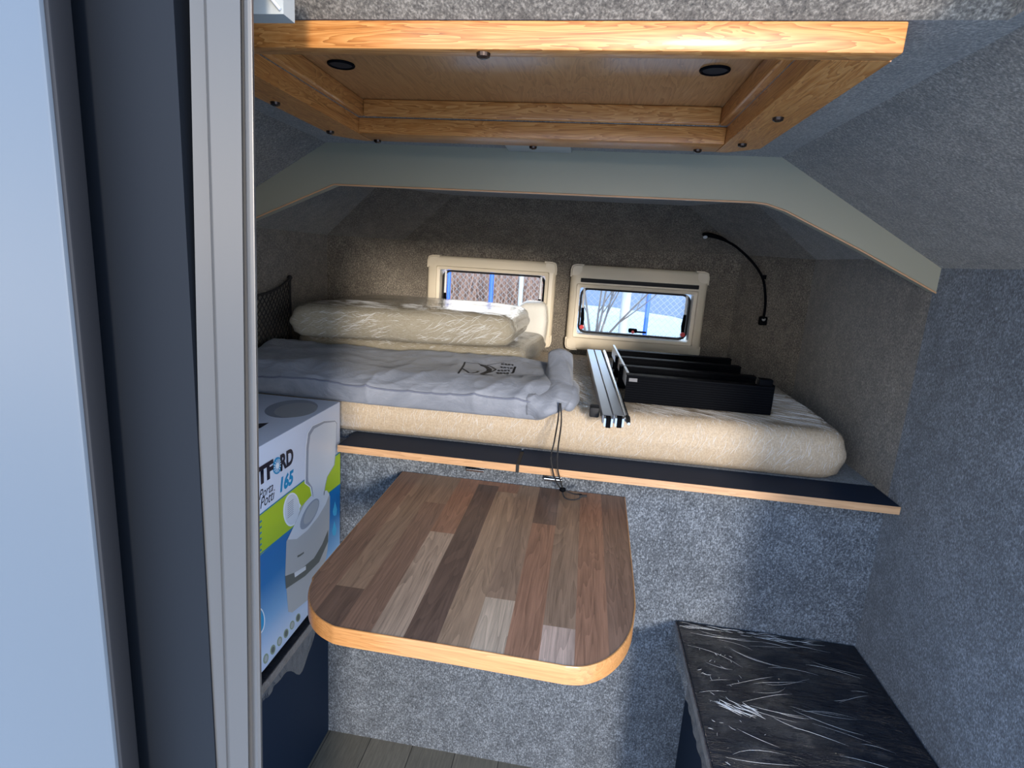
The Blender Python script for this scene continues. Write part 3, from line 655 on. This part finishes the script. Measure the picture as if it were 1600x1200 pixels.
# second rail that carries the treads
a, b = pZ(958, 547, 1.050), pZ(980, 592, 1.040); bm = BM(); bar(bm, a, b, .006, .036); finish('tread_rail', bm, ALU, ld)
def tread(ul, ur, y, zt, zb):
    x0, x1 = pY(*ul, y).x, pY(*ur, y).x; n = 11; pr = []
    for k in range(n):
        za = zb + (zt - zb - .006) * k / n; zc = zb + (zt - zb - .006) * (k + .55) / n
        pr += [(y, za), (y - .0022, za + .0008), (y - .0022, zc), (y, zc + .0004)]
    pr += [(y, zt - .006), (y - .003, zt - .004), (y - .003, zt), (y + .026, zt), (y + .026, zt - .004), (y + .005, zt - .004), (y + .005, zb + .004), (y + .022, zb + .004), (y + .022, zb)]
    bm = BM(); prism(bm, [Vector((x0, a_, b_)) for a_, b_ in pr], (x1 - x0, 0, 0))
    o = finish('tread', bm, BLACK, ld); return o, x0, x1
tr0, x0, x1 = tread((978, 600), (1209, 610), 1.432, 1.066, .996)
bm = BM(); box(bm, (x1 - .034, 1.436, 1.060), (x1 - .002, 1.462, 1.082), .003, 2); box(bm, (x1 - .0015, 1.430, .997), (x1 + .0015, 1.460, 1.07), .001, 1); finish('tread_clip', bm, BLACK, tr0, smooth=True)
boxo('tread_label', (x0 + .006, 1.4275, 1.050), (x0 + .026, 1.4298, 1.0585), flat('grey_sticker', (.12, .12, .13, 1), .5), tr0)
tread((967, 580), (1181, 595), 1.592, 1.060, .996)
tread((961, 565), (1157, 580), 1.745, 1.060, .996)
tread((959, 556), (1142, 568), 1.885, 1.060, .996)

# ================================================================== READING LAMP
rl = thing('reading_lamp', 'black gooseneck reading lamp on the felt wall right of the windows', 'lamp', (.60, 2.10, 1.17))
pts = [pY(1193, 498, 2.085), pY(1196, 470, 2.075), pY(1192, 436, 2.07), pY(1176, 410, 2.08), pY(1152, 387, 2.10), pY(1136, 377, 2.115)]
bm = BM(); tube(bm, smooth_path(pts, 8), .0042, 10); finish('gooseneck', bm, BLACK, rl, smooth=True)
hd = [pY(1138, 378, 2.113), pY(1126, 372, 2.12), pY(1112, 368, 2.125), pY(1098, 366, 2.125)]
bm = BM(); tube(bm, smooth_path(hd, 4), [.005, .007, .009, .0105, .0115, .012, .0125, .013, .013, .013, .012, .011, .007], 14, flat_=.6); finish('lamp_head', bm, BLACK, rl, smooth=True)
bm = BM(); disc(bm, pY(1102, 370, 2.118), (0, -.6, -1), .007, .003, 20); finish('lens', bm, WHITEP, rl, smooth=True)
bm = BM(); tube(bm, smooth_path([pY(1194, 436, 2.068), pY(1195, 430, 2.066)], 2), .0065, 10)
finish('lamp_joint', bm, BLACK, rl, smooth=True); bm = BM()
c = pY(1192, 500, 2.095); box(bm, c + Vector((-.012, -.008, -.018)), c + Vector((.014, .012, .012)), .005, 3); finish('wall_mount', bm, BLACK, rl, smooth=True)
bm = BM(); disc(bm, pY(1193, 499, 2.087), (0, -1, 0), .006, .002, 16); finish('mount_ring', bm, CHROME, rl, smooth=True)

# ================================================================== FOLDING TABLE
TZ = .800; K = (H - TZ) / .54
tb = thing('wall_table', 'walnut block-pattern folding table with light oak edge and rounded corners', 'table', (-.14, 1.0, TZ - .03))
XT0, XT1, YT1 = -.412 * K + .0, .1325 * K, 1.2965
X = lambda x: x * K
outl = [(X(-.4135), YT1), (X(-.4085), .870 * K), (X(-.4035), .812 * K), (X(-.388), .765 * K), (X(-.362), .730 * K), (X(-.330), .710 * K), (X(-.295), .7045 * K), (X(-.15), .7035 * K), (X(-.003), .7000 * K), (X(.022), .700 * K), (X(.046), .7055 * K), (X(.072), .725 * K), (X(.094), .756 * K), (X(.110), .795 * K), (X(.119), .840 * K), (X(.1255), .925 * K), (X(.1335), YT1)]
def curve2(p, k=6):
    q = smooth_path([Vector((*a, 0)) for a in p], k); return q
ol = curve2(outl, 5)
bm = BM(); col = bm.loops.layers.float_color.new('plank')
bnd = [X(-.412 - .2)] + [X(-.3615 + .0489 * k) for k in range(10)] + [X(.4)]
lin = lambda r, g, b: tuple(q * 1.0 for q in srgb(r, g, b)[:3])
DK, MD, LT, RD, GR, MR = lin(112, 86, 70), lin(154, 122, 96), lin(186, 154, 126), lin(162, 116, 88), lin(202, 172, 142), lin(140, 106, 84)
cells = {0: [(9, MR)], 1: [(.806 * K, DK), (9, MD)], 2: [(1.162 * K, MR), (9, MD)], 3: [(1.03 * K, LT), (9, RD)], 4: [(1.297 * K, DK), (9, RD)], 5: [(1.266 * K, lin(170, 136, 106)), (9, RD)],
         6: [(.833 * K, GR), (9, MD)], 7: [(1.123 * K, RD), (9, DK)], 8: [(.782 * K, lin(200, 166, 142)), (9, MD)], 9: [(9, RD)], 10: [(9, MR)]}
def clip(poly, ax, val, keep_less):
    out = []
    for i in range(len(poly)):
        a, b = poly[i], poly[(i + 1) % len(poly)]; ina = (a[ax] <= val) == keep_less or abs(a[ax] - val) < 1e-9; inb = (b[ax] <= val) == keep_less or abs(b[ax] - val) < 1e-9
        if ina: out.append(a)
        if ina != inb: t = (val - a[ax]) / (b[ax] - a[ax]); out.append(a + (b - a) * t)
    return out
sid = 0
inner = [Vector((p.x, p.y, 0)) for p in ol]
for s in range(11):
    y0 = 0
    for y1, cc_ in cells[s]:
        sid += 1; pl = clip(clip(clip(clip(inner, 0, bnd[s + 1], True), 0, bnd[s], False), 1, y1, True), 1, y0, False); y0 = y1
        if len(pl) > 2:
            # drop duplicates
            qq = []
            for p in pl:
                if not qq or (p - qq[-1]).length > 1e-6: qq.append(p)
            if (qq[0] - qq[-1]).length < 1e-6: qq.pop()
            f = bm.faces.new([bm.verts.new((p.x, p.y, TZ)) for p in qq])
            for lp in f.loops: lp[col] = (*cc_, sid * .171 % 1)
for f in bm.faces:
    f.normal_update()
    if f.normal.z < 0: f.normal_flip()
me_top = finish('table_top', bm, TABLE, tb, solid=0)
bm = BM(); prism(bm, [Vector((p.x, p.y, TZ - .0285)) for p in ol], (0, 0, .0280)); finish('table_core', bm, NAVY, tb)
# edge band as a thin rolled strip around three sides
bm = BM(); prv = None
cenT = Vector((-.14, 1.3, 0))
for i, p in enumerate(ol):
    t = (ol[min(i + 1, len(ol) - 1)] - ol[max(i - 1, 0)]).normalized(); nrm = Vector((-t.y, t.x, 0)); nrm = -nrm if nrm.dot(p - cenT) < 0 else nrm
    sec = [(0, TZ + .0004), (.0016, TZ + .0002), (.0024, TZ - .0012), (.0024, TZ - .0278), (.0014, TZ - .0288), (0, TZ - .029)]
    cur = [bm.verts.new(Vector((p.x, p.y, 0)) + nrm * a_ + Vector((0, 0, z_))) for a_, z_ in sec]
    if prv:
        for k in range(5): bm.faces.new((prv[k], cur[k], cur[k + 1], prv[k + 1]))
    prv = cur
eb = finish('edge_band', bm, EDGE_OAK, tb, smooth=True); eb['label'] = 'light oak edge band'
# brackets that carry it at the wall
for x in (-.33, .05):
    bm = BM(); box(bm, (x, 1.14, TZ - .033), (x + .03, YF - .001, TZ - .029), .001, 1); box(bm, (x, YF - .005, TZ - .12), (x + .03, YF - .001, TZ - .029), .001, 1); finish('wall_bracket', bm, ALU, tb)

# ================================================================== BENCHES
def bench(x_panel, x_lid, x_end, side, label, y_front):
    lz = .500; t = .024
    b = thing('bench', label, 'bench', ((x_panel + x_end) / 2, .95, 0), 'dark storage benches')
    s = 1 if side == 'l' else -1
    xa, xb = sorted((x_panel, x_panel - s * .018)); boxo('side_panel', (xa, y_front, 0.001), (xb, YF - .001, lz - t), NAVY, b)
    xa, xb = sorted((x_lid, x_end))
    bm = BM(); box(bm, (xa, y_front - .02, lz - t + .002), (xb, YF - .002, lz), .003, 3)
    bmesh.ops.subdivide_edges(bm, edges=[e for e in bm.edges if e.calc_length() > .1], cuts=30, use_grid_fill=True)
    for v in bm.verts:
        if v.co.z > lz - .004: v.co.z += .0016 * noise.noise(v.co * 14)
    finish('lid', bm, SEATF, b, smooth=True)
    xe = sorted((x_lid + s * .0025, x_lid - s * .0005)); boxo('lid_edge', (xe[0], y_front - .02, lz - t + .003), (xe[1], YF - .003, lz - .002), LIDE, b)['label'] = 'brown edging'
    bm = BM(); prv = None; n = 60          # loose film hanging from the lid edge
    for i in range(n + 1):
        y = y_front + (YF - .01 - y_front) * i / n; drop = .022 + .018 * abs(noise.noise(Vector((y * 9, 3 * s, 0)))) + (.06 * math.exp(-((y - 1.02) / .04) ** 2) if side == 'l' else .0)
        cur = []
        for j in range(7):
            f = j / 6; off = s * (.004 + .012 * f * abs(noise.noise(Vector((y * 22, f * 4, s)))) + .006 * f)
            cur.append(bm.verts.new((x_lid + off, y, lz + .002 - drop * f)))
        if prv:
            for j in range(6): bm.faces.new((prv[j], cur[j], cur[j + 1], prv[j + 1]))
        prv = cur
    fo = finish('loose_film', bm, FILM, b, smooth='all'); fo['label'] = 'crumpled clear film'
    if side == 'r':
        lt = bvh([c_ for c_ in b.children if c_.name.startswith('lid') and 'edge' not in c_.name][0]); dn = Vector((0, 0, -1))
        glint_folds(b, lt, [(60, lambda r: Vector((r.uniform(.30, .68), r.uniform(.86, 1.28), .5)), dn, .03, .16, lambda r, p: Vector((1, .35 * math.sin(p.y * 30) + r.uniform(-.25, .25), 0)), .00015, .0004),
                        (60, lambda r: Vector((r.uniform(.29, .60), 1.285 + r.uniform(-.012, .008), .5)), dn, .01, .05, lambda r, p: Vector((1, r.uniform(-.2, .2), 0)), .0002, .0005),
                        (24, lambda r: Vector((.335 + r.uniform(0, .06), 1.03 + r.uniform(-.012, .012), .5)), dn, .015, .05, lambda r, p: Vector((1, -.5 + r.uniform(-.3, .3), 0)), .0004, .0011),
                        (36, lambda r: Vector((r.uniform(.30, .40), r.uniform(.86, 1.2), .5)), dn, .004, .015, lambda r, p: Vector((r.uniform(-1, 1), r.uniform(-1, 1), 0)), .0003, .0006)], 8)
    return b
bench(-.606, -.549, XL + .002, 'l', 'dark film-wrapped bench on the left carrying the white carton', .50)
bench(.334, .2865, XR - .002, 'r', 'dark film-wrapped bench on the right with glossy streaked lid', .84)

# ================================================================== CARTON
XB = -.562; BZ0 = .5055; by1 = 1.277; by0 = .845; bz1 = .968
cx = thing('toilet_carton', 'white lime and blue portable toilet carton on the left bench', 'carton', (XB - .19, (by0 + by1) / 2, BZ0))
CARD = flat('white_printed_card', srgb(214, 222, 238), .45)
boxo('carton_body', (XB - .385, by0, BZ0), (XB, by1, bz1), CARD, cx, bev=.002)
LAY = [0]
def pr_poly(name, pts, mat, lay, px=True):
    """printed area: polygon lying on the carton's side, layer by layer"""
    P_ = [pX(u, v, XB) if px else Vector((XB, u, v)) for u, v in pts]
    for p in P_: p.x = XB + .0003 + .00022 * lay; p.y = min(max(p.y, by0 + .001), by1 - .001); p.z = min(max(p.z, BZ0 + .001), bz1 - .001)
    bm = BM(); prism(bm, P_, (-.0002, 0, 0)); return finish(name, bm, mat, cx)
def ell(c, rx, ry, rot=0, n=28):
    r_ = math.radians(rot); return [(c[0] + rx * math.cos(a) * math.cos(r_) - ry * math.sin(a) * math.sin(r_), c[1] + rx * math.cos(a) * math.sin(r_) + ry * math.sin(a) * math.cos(r_)) for a in [2 * math.pi * k / n for k in range(n)]]
# the printed blue runs from deep blue to pale blue towards the foot of the carton
m = NT('blue_printed_gradient'); sx = m.n('ShaderNodeSeparateXYZ'); m.l(m.tc.outputs['Object'], sx.inputs[0])
mr = m.n('ShaderNodeMapRange'); m.l(sx.outputs['Z'], mr.inputs[0]); mr.inputs[1].default_value = BZ0; mr.inputs[2].default_value = .80
m.set(Base_Color=m.ramp(mr.outputs[0], [(.10, srgb(196, 210, 232)), (.34, srgb(120, 168, 212)), (.62, srgb(10, 112, 178)), (1.0, srgb(0, 104, 172))]), Roughness=.4); BLUEG = m.m
LIME = flat('lime_print', srgb(176, 200, 30), .42); TEAL = flat('teal_print', srgb(0, 122, 160), .4); INK = flat('navy_ink', srgb(14, 20, 44), .4); CYAN = flat('cyan_ink', srgb(20, 146, 200), .4)
T1 = flat('print_light_grey', srgb(214, 218, 224), .4); T2 = flat('print_mid_grey', srgb(176, 178, 180), .4); T3 = flat('print_dark_grey', srgb(92, 96, 92), .4); T4 = flat('print_shadow_grey', srgb(150, 156, 168), .4); WHT = flat('print_white', srgb(236, 240, 246), .4); GRN = flat('print_sage', srgb(140, 156, 132), .4)
pr_poly('blue_print', [(380, 887), (400, 873), (457, 824), (514, 770), (535, 752), (530, 940), (490, 976), (412, 1047), (380, 1078)], BLUEG, 0)
pr_poly('lime_print', [(380, 825), (400, 809), (476, 750), (536, 703), (535, 753), (514, 770), (457, 824), (400, 873), (380, 887)], LIME, 1)
pr_poly('teal_line', [(380, 823.5), (476, 748.6), (536, 701.6), (536, 703.6), (476, 750.6), (380, 825.5)], TEAL, 2)
pr_poly('teal_line', [(380, 886), (457, 823.4), (514, 769), (535, 752), (535, 753.6), (514, 771), (457, 825.4), (380, 888)], TEAL, 2)
lid_pts = [(477, 747), (478, 700), (481, 677), (488, 666), (506, 658), (523, 657), (526, 661), (524, 705), (522, 726), (511, 745), (508, 758), (506, 773), (488, 776), (485, 761), (477, 755)]
pr_poly('lid_outline_print', [(u + (u - 502) * .04 - .6, v + (v - 715) * .012) for u, v in lid_pts], WHT, 3)
pr_poly('lid_shade_print', lid_pts, T4, 4)
pr_poly('lid_print', [(480.5, 745), (481.5, 700), (484, 680), (490, 670), (506, 661), (523, 659), (525, 662), (523.5, 705), (521, 726), (510, 745), (507, 758), (505, 773), (489, 776), (487, 761), (481, 752)], T1, 5)
body = [(490, 773), (477, 784), (470, 792), (459, 821), (447, 846), (445, 900), (447, 920), (450, 956), (456, 957), (487, 932), (505, 890), (511, 860), (514, 826), (515, 775), (510, 766)]
pr_poly('body_print', body, T2, 3)
pr_poly('seat_print', [(488, 772), (476, 785), (459, 821), (449, 843), (463, 842), (480, 828), (496, 808), (508, 788), (514, 772), (510, 766)], T1, 4)
pr_poly('bowl_print', ell((483, 803), 9, 27, 28), T4, 5)
pr_poly('bowl_rim_print', ell((485, 800), 7, 21, 28), T2, 6)
pr_poly('band_print', [(445, 900), (466, 892), (490, 872), (503, 850), (512, 828), (512, 846), (498, 878), (476, 900), (446, 920)], T3, 4)
pr_poly('label_print', [(459, 895), (477, 884), (477, 890), (460, 902)], T1, 5)
pr_poly('maker_mark_print', [(464, 868), (468, 866), (474, 862), (474, 864.5), (468, 869), (464, 871)], T3, 5)
pr_poly('balloon_print', ell((455, 796), 12.8, 26.5, 4), WHT, 2)
pr_poly('balloon_tail_print', [(464, 781), (470, 790), (461, 806)], WHT, 3)
pr_poly('balloon_inner_print', ell((455.4, 796), 11.2, 24, 4), T1, 4)
for k in range(8): pr_poly('balloon_line_print', [(448.5, 787 + k * 3.1), (457.5, 779.5 + k * 3.1), (457.5, 780.7 + k * 3.1), (448.5, 788.2 + k * 3.1)], T4, 5)
for k, (u, v) in enumerate(((415, 1029), (426, 1015), (436.4, 1002), (446.6, 989.6), (456, 976.6), (465.4, 965))):
    pr_poly('badge_print', ell((u, v), 3.9 - .12 * k, 8.3 - .3 * k, 12), GRN, 2); pr_poly('badge_mark_print', ell((u, v), 2.2, 5, 12), T3 if k % 2 else T2, 3)
pr_poly('round_badge_print', ell((404, 970), 9.5, 21), WHT, 2); pr_poly('round_badge_centre_print', ell((404, 970), 8, 18.5), CYAN, 3)
for (u, v) in ((523, 796), (522, 827)):
    pr_poly('drop_print', [(u, v - 13), (u + 3.4, v), (u + 2, v + 8), (u, v + 10), (u - 2.4, v + 9), (u - 3.4, v + 3)], flat('drop_blue', srgb(60, 170, 214), .4), 2)
for k in range(6): pr_poly('list_print', [(405, 815 + k * 9), (408.5, 812 + k * 9), (408.5, 815 + k * 9), (405, 818 + k * 9)], TEAL, 2)

def text(name, s, right_px, base_px, cap, mat, lay, shear=0.0, bold=0.0, sx_=1.0):
    cu = bpy.data.curves.new(name, 'FONT'); cu.body = s; cu.align_x = 'RIGHT'; cu.size = 1.0; cu.offset = bold; cu.shear = shear; cu.extrude = 0.0; cu.resolution_u = 4
    to = bpy.data.objects.new(name, cu); COL.objects.link(to); bpy.context.view_layer.update()
    me = bpy.data.meshes.new_from_object(to.evaluated_get(bpy.context.evaluated_depsgraph_get())); bpy.data.objects.remove(to)
    p = pX(right_px, base_px, XB); k = cap / .70
    M = Matrix(((0, 0, 1, XB + .0004 + .00022 * lay), (k * sx_, 0, 0, p.y), (0, k, 0, p.z), (0, 0, 0, 1)))
    me.transform(M); me.materials.clear(); me.materials.append(mat)
    o = bpy.data.objects.new(name, me); COL.objects.link(o); o.parent = cx; o.matrix_parent_inverse = Matrix.Translation(-cx.location); return o
capz = pX(456, 700, XB).z - pX(456, 720, XB).z
text('brand_lettering', 'RD', 458, 722, capz * 1.16, INK, 2, bold=.045, sx_=.86)
text('brand_lettering', 'THETF', 426.5, 742.5, capz * 1.16, INK, 2, bold=.055, sx_=1.10)
o_c = (432.8, 727.5)
pr_poly('sunburst_print', ell(o_c, 7.0, 13.5, 8, 36), CYAN, 2)
cO = pX(*o_c, XB)
for k in range(14):
    a = 2 * math.pi * k / 14; e1 = Vector((0, math.cos(a), math.sin(a))); e2 = Vector((0, -math.sin(a), math.cos(a))); bm = BM(); r1, r2 = .0045, .0135
    q = [cO + e1 * r1 - e2 * .0004, cO + e1 * r2 - e2 * .0009, cO + e1 * r2 + e2 * .0009, cO + e1 * r1 + e2 * .0004]
    for p in q: p.x = XB + .0012
    prism(bm, q, (-.0002, 0, 0)); finish('sunburst_ray_print', bm, WHT, cx)
pr_poly('sunburst_centre_print', ell(o_c, 2.4, 4.6, 8), WHT, 4)
c165 = pX(454, 737, XB).z - pX(454, 756, XB).z
text('number_lettering', '165', 457, 754, c165 * 1.05, CYAN, 2, shear=.22, bold=.045, sx_=.95)
text('script_lettering', 'Potti', 427.5, 779.5, c165 * .80, INK, 2, shear=.35, sx_=.85)
text('script_lettering', 'Porta', 426.0, 766, c165 * .70, INK, 2, shear=.35, sx_=.85)
# printed lid art on the top of the carton
def top_poly(name, pts, mat, lay):
    P_ = [pZ(u, v, bz1) for u, v in pts]
    for p in P_: p.z = bz1 + .0002 + .00022 * lay; p.x = min(p.x, XB - .002); p.y = min(p.y, by1 - .002)
    bm = BM(); prism(bm, P_, (0, 0, -.0002)); finish(name, bm, mat, cx)
top_poly('top_lid_print', ell((455, 639), 42, 13.5, -6), T4, 1); top_poly('top_lid_inner_print', ell((462, 641), 34, 11, -6), T2, 2)
top_poly('top_lettering_print', [(395, 665), (406, 662), (420, 661), (407, 669), (395, 673)], INK, 2)

# ================================================================== OUTSIDE, BEYOND THE WINDOWS AND BEHIND THE CAMERA
GZ = -.42
m = NT('pale_concrete'); n_ = m.noise(m.map(), .6, 4, .6); m.set(Base_Color=m.ramp(n_, [(.3, srgb(214, 210, 202)), (.7, srgb(232, 228, 220))]), Roughness=.9)
struct(boxo('ground', (-60, -40, GZ - .3), (60, 90, GZ), m.m, base=False))
m = NT('shade_blue_asphalt'); n_ = m.noise(m.map(), 2, 4, .6); m.set(Base_Color=m.ramp(n_, [(.3, srgb(104, 112, 124)), (.7, srgb(120, 128, 140))]), Roughness=.9); ASPH_SHADE = m.m  # blue-grey carries the shade lying on this stretch in its colour
rp = [pZ(u, v, GZ + .01) for u, v in ((600, 470), (905, 478), (980, 484), (1040, 500), (1100, 512), (1100, 476), (600, 430))]
for p in rp:
    if p.y > 85 or p.y < 0: p.y = 85
bm = BM(); rd = [Vector((-40, 30, 0)), Vector((1.2, 24.5, 0)), Vector((3.2, 22.0, 0)), Vector((4.4, 18.0, 0)), Vector((6.2, 16.2, 0)), Vector((45, 26, 0)), Vector((45, 60, 0)), Vector((-40, 60, 0))]
prism(bm, [p + Vector((0, 0, GZ + .002)) for p in rd], (0, 0, .02)); ro = finish('shaded_road', bm, ASPH_SHADE, base=False); struct(ro)
FY = 12.5
fn = thing('chain_link_fence', 'chain-link fence with blue and pale posts seen through the windows', 'fence', (0, FY, GZ))
BLUE = flat('blue_post_paint', srgb(48, 98, 200), .45); PALE = flat('galvanised_post', srgb(176, 176, 170), .5)
for u, mat, r_, lab in ((1012, BLUE, .045, 'blue post'), (977, PALE, .10, 'thick pale post'), (766, BLUE, .05, 'blue post'), (812, PALE, .05, 'pale post'), (700, BLUE, .04, 'blue post'), (1085, BLUE, .04, 'blue post')):
    p = pY(u, 480, FY); bm = BM(); tube(bm, [(p.x, FY, GZ), (p.x, FY, 3.0)], r_, 10); finish('fence_post', bm, mat, fn, smooth=True)['label'] = lab
bm = BM(); tube(bm, [(-6, FY, 1.60), (7, FY, 1.60)], .022, 6)
W0, W1, Z0, Z1 = -4.4, 4.4, GZ + .02, 1.6
d_ = .13; hh = Z1 - Z0; k = W0 - hh
while k < W1:
    for sg in (1, -1):
        x0, x1 = (k, k + hh) if sg > 0 else (k + hh, k)
        a, b = Vector((x0, FY, Z0)), Vector((x1, FY, Z1)); u_ = (b - a).cross(Vector((0, 1, 0))).normalized() * .003
        q = [a - u_, b - u_, b + u_, a + u_]; prism(bm, q, (0, .006, 0))
    k += d_
finish('wire_mesh', bm, flat('fence_wire', srgb(150, 152, 150), .5), fn)
# bare shrub
sh = BM(); rs = random.Random(3); bp = pZ(930, 516, GZ); bp.y = 11.4; bp.x = pY(930, 500, 11.4).x
def br(p, d, L_, r_, lv):
    pts = [p]; q = p.copy(); dd = d.copy()
    for i in range(5): dd = (dd + Vector((rs.uniform(-.12, .12), rs.uniform(-.12, .12), .02))).normalized(); q = q + dd * L_ / 5; pts.append(q.copy())
    tube(sh, pts, [r_ * (1 - .13 * i) for i in range(6)], 6)
    if lv:
        for i in (2, 3, 4, 5): br(pts[i], (dd + Vector((rs.uniform(-.7, .7), rs.uniform(-.5, .5), rs.uniform(-.1, .4)))).normalized(), L_ * .55, r_ * .5, lv - 1)
for a in (-.75, -.35, .0, .3, .65, .95): br(Vector((bp.x, bp.y, GZ)), Vector((a * .55, rs.uniform(-.2, .2), 1)).normalized(), 2.0, .028, 2)
tag(finish('bare_shrub', sh, flat('grey_brown_bark', srgb(96, 88, 82), .8), smooth=True), 'leafless branching shrub beyond the right window', 'shrub')
# dry undergrowth along the fence, and the rusty bushes beyond the left window
def tufts(name, x0, x1, y0, y1, n, h0, h1, mat, seed, lab, cat, zb=GZ):
    rs2 = random.Random(seed); bm = BM()
    for _ in range(n):
        x = rs2.uniform(x0, x1); y = rs2.uniform(y0, y1); h = rs2.uniform(h0, h1); a = rs2.uniform(0, 6.28); w2 = .012
        tip_ = Vector((x + .25 * h * math.cos(a * 3), y + .2 * h * math.sin(a * 2), zb + h)); s_ = Vector((math.cos(a) * w2, math.sin(a) * w2, 0)); b0 = Vector((x, y, zb))
        v0, v1, v2, v3 = bm.verts.new(b0 - s_), bm.verts.new(b0 + s_), bm.verts.new(tip_), bm.verts.new(b0 + Vector((-s_.y, s_.x, 0)) * 1.6)
        bm.faces.new((v0, v1, v2)); bm.faces.new((v1, v3, v2)); bm.faces.new((v3, v0, v2))
    return tag(finish(name, bm, mat), lab, cat, kind='stuff')
tufts('dry_grass', -1.0, 6, 12.64, 13.25, 2600, .1, .34, flat('dry_grass_blades', srgb(158, 146, 132), .9), 4, 'dry grass growing along the foot of the fence', 'grass')
tufts('rust_brown_undergrowth', -8, -.9, 13.6, 16.8, 7000, .5, 2.3, flat('rust_brown_twigs', srgb(176, 140, 118), .9), 5, 'rust brown twiggy undergrowth behind the fence beyond the left window', 'undergrowth')
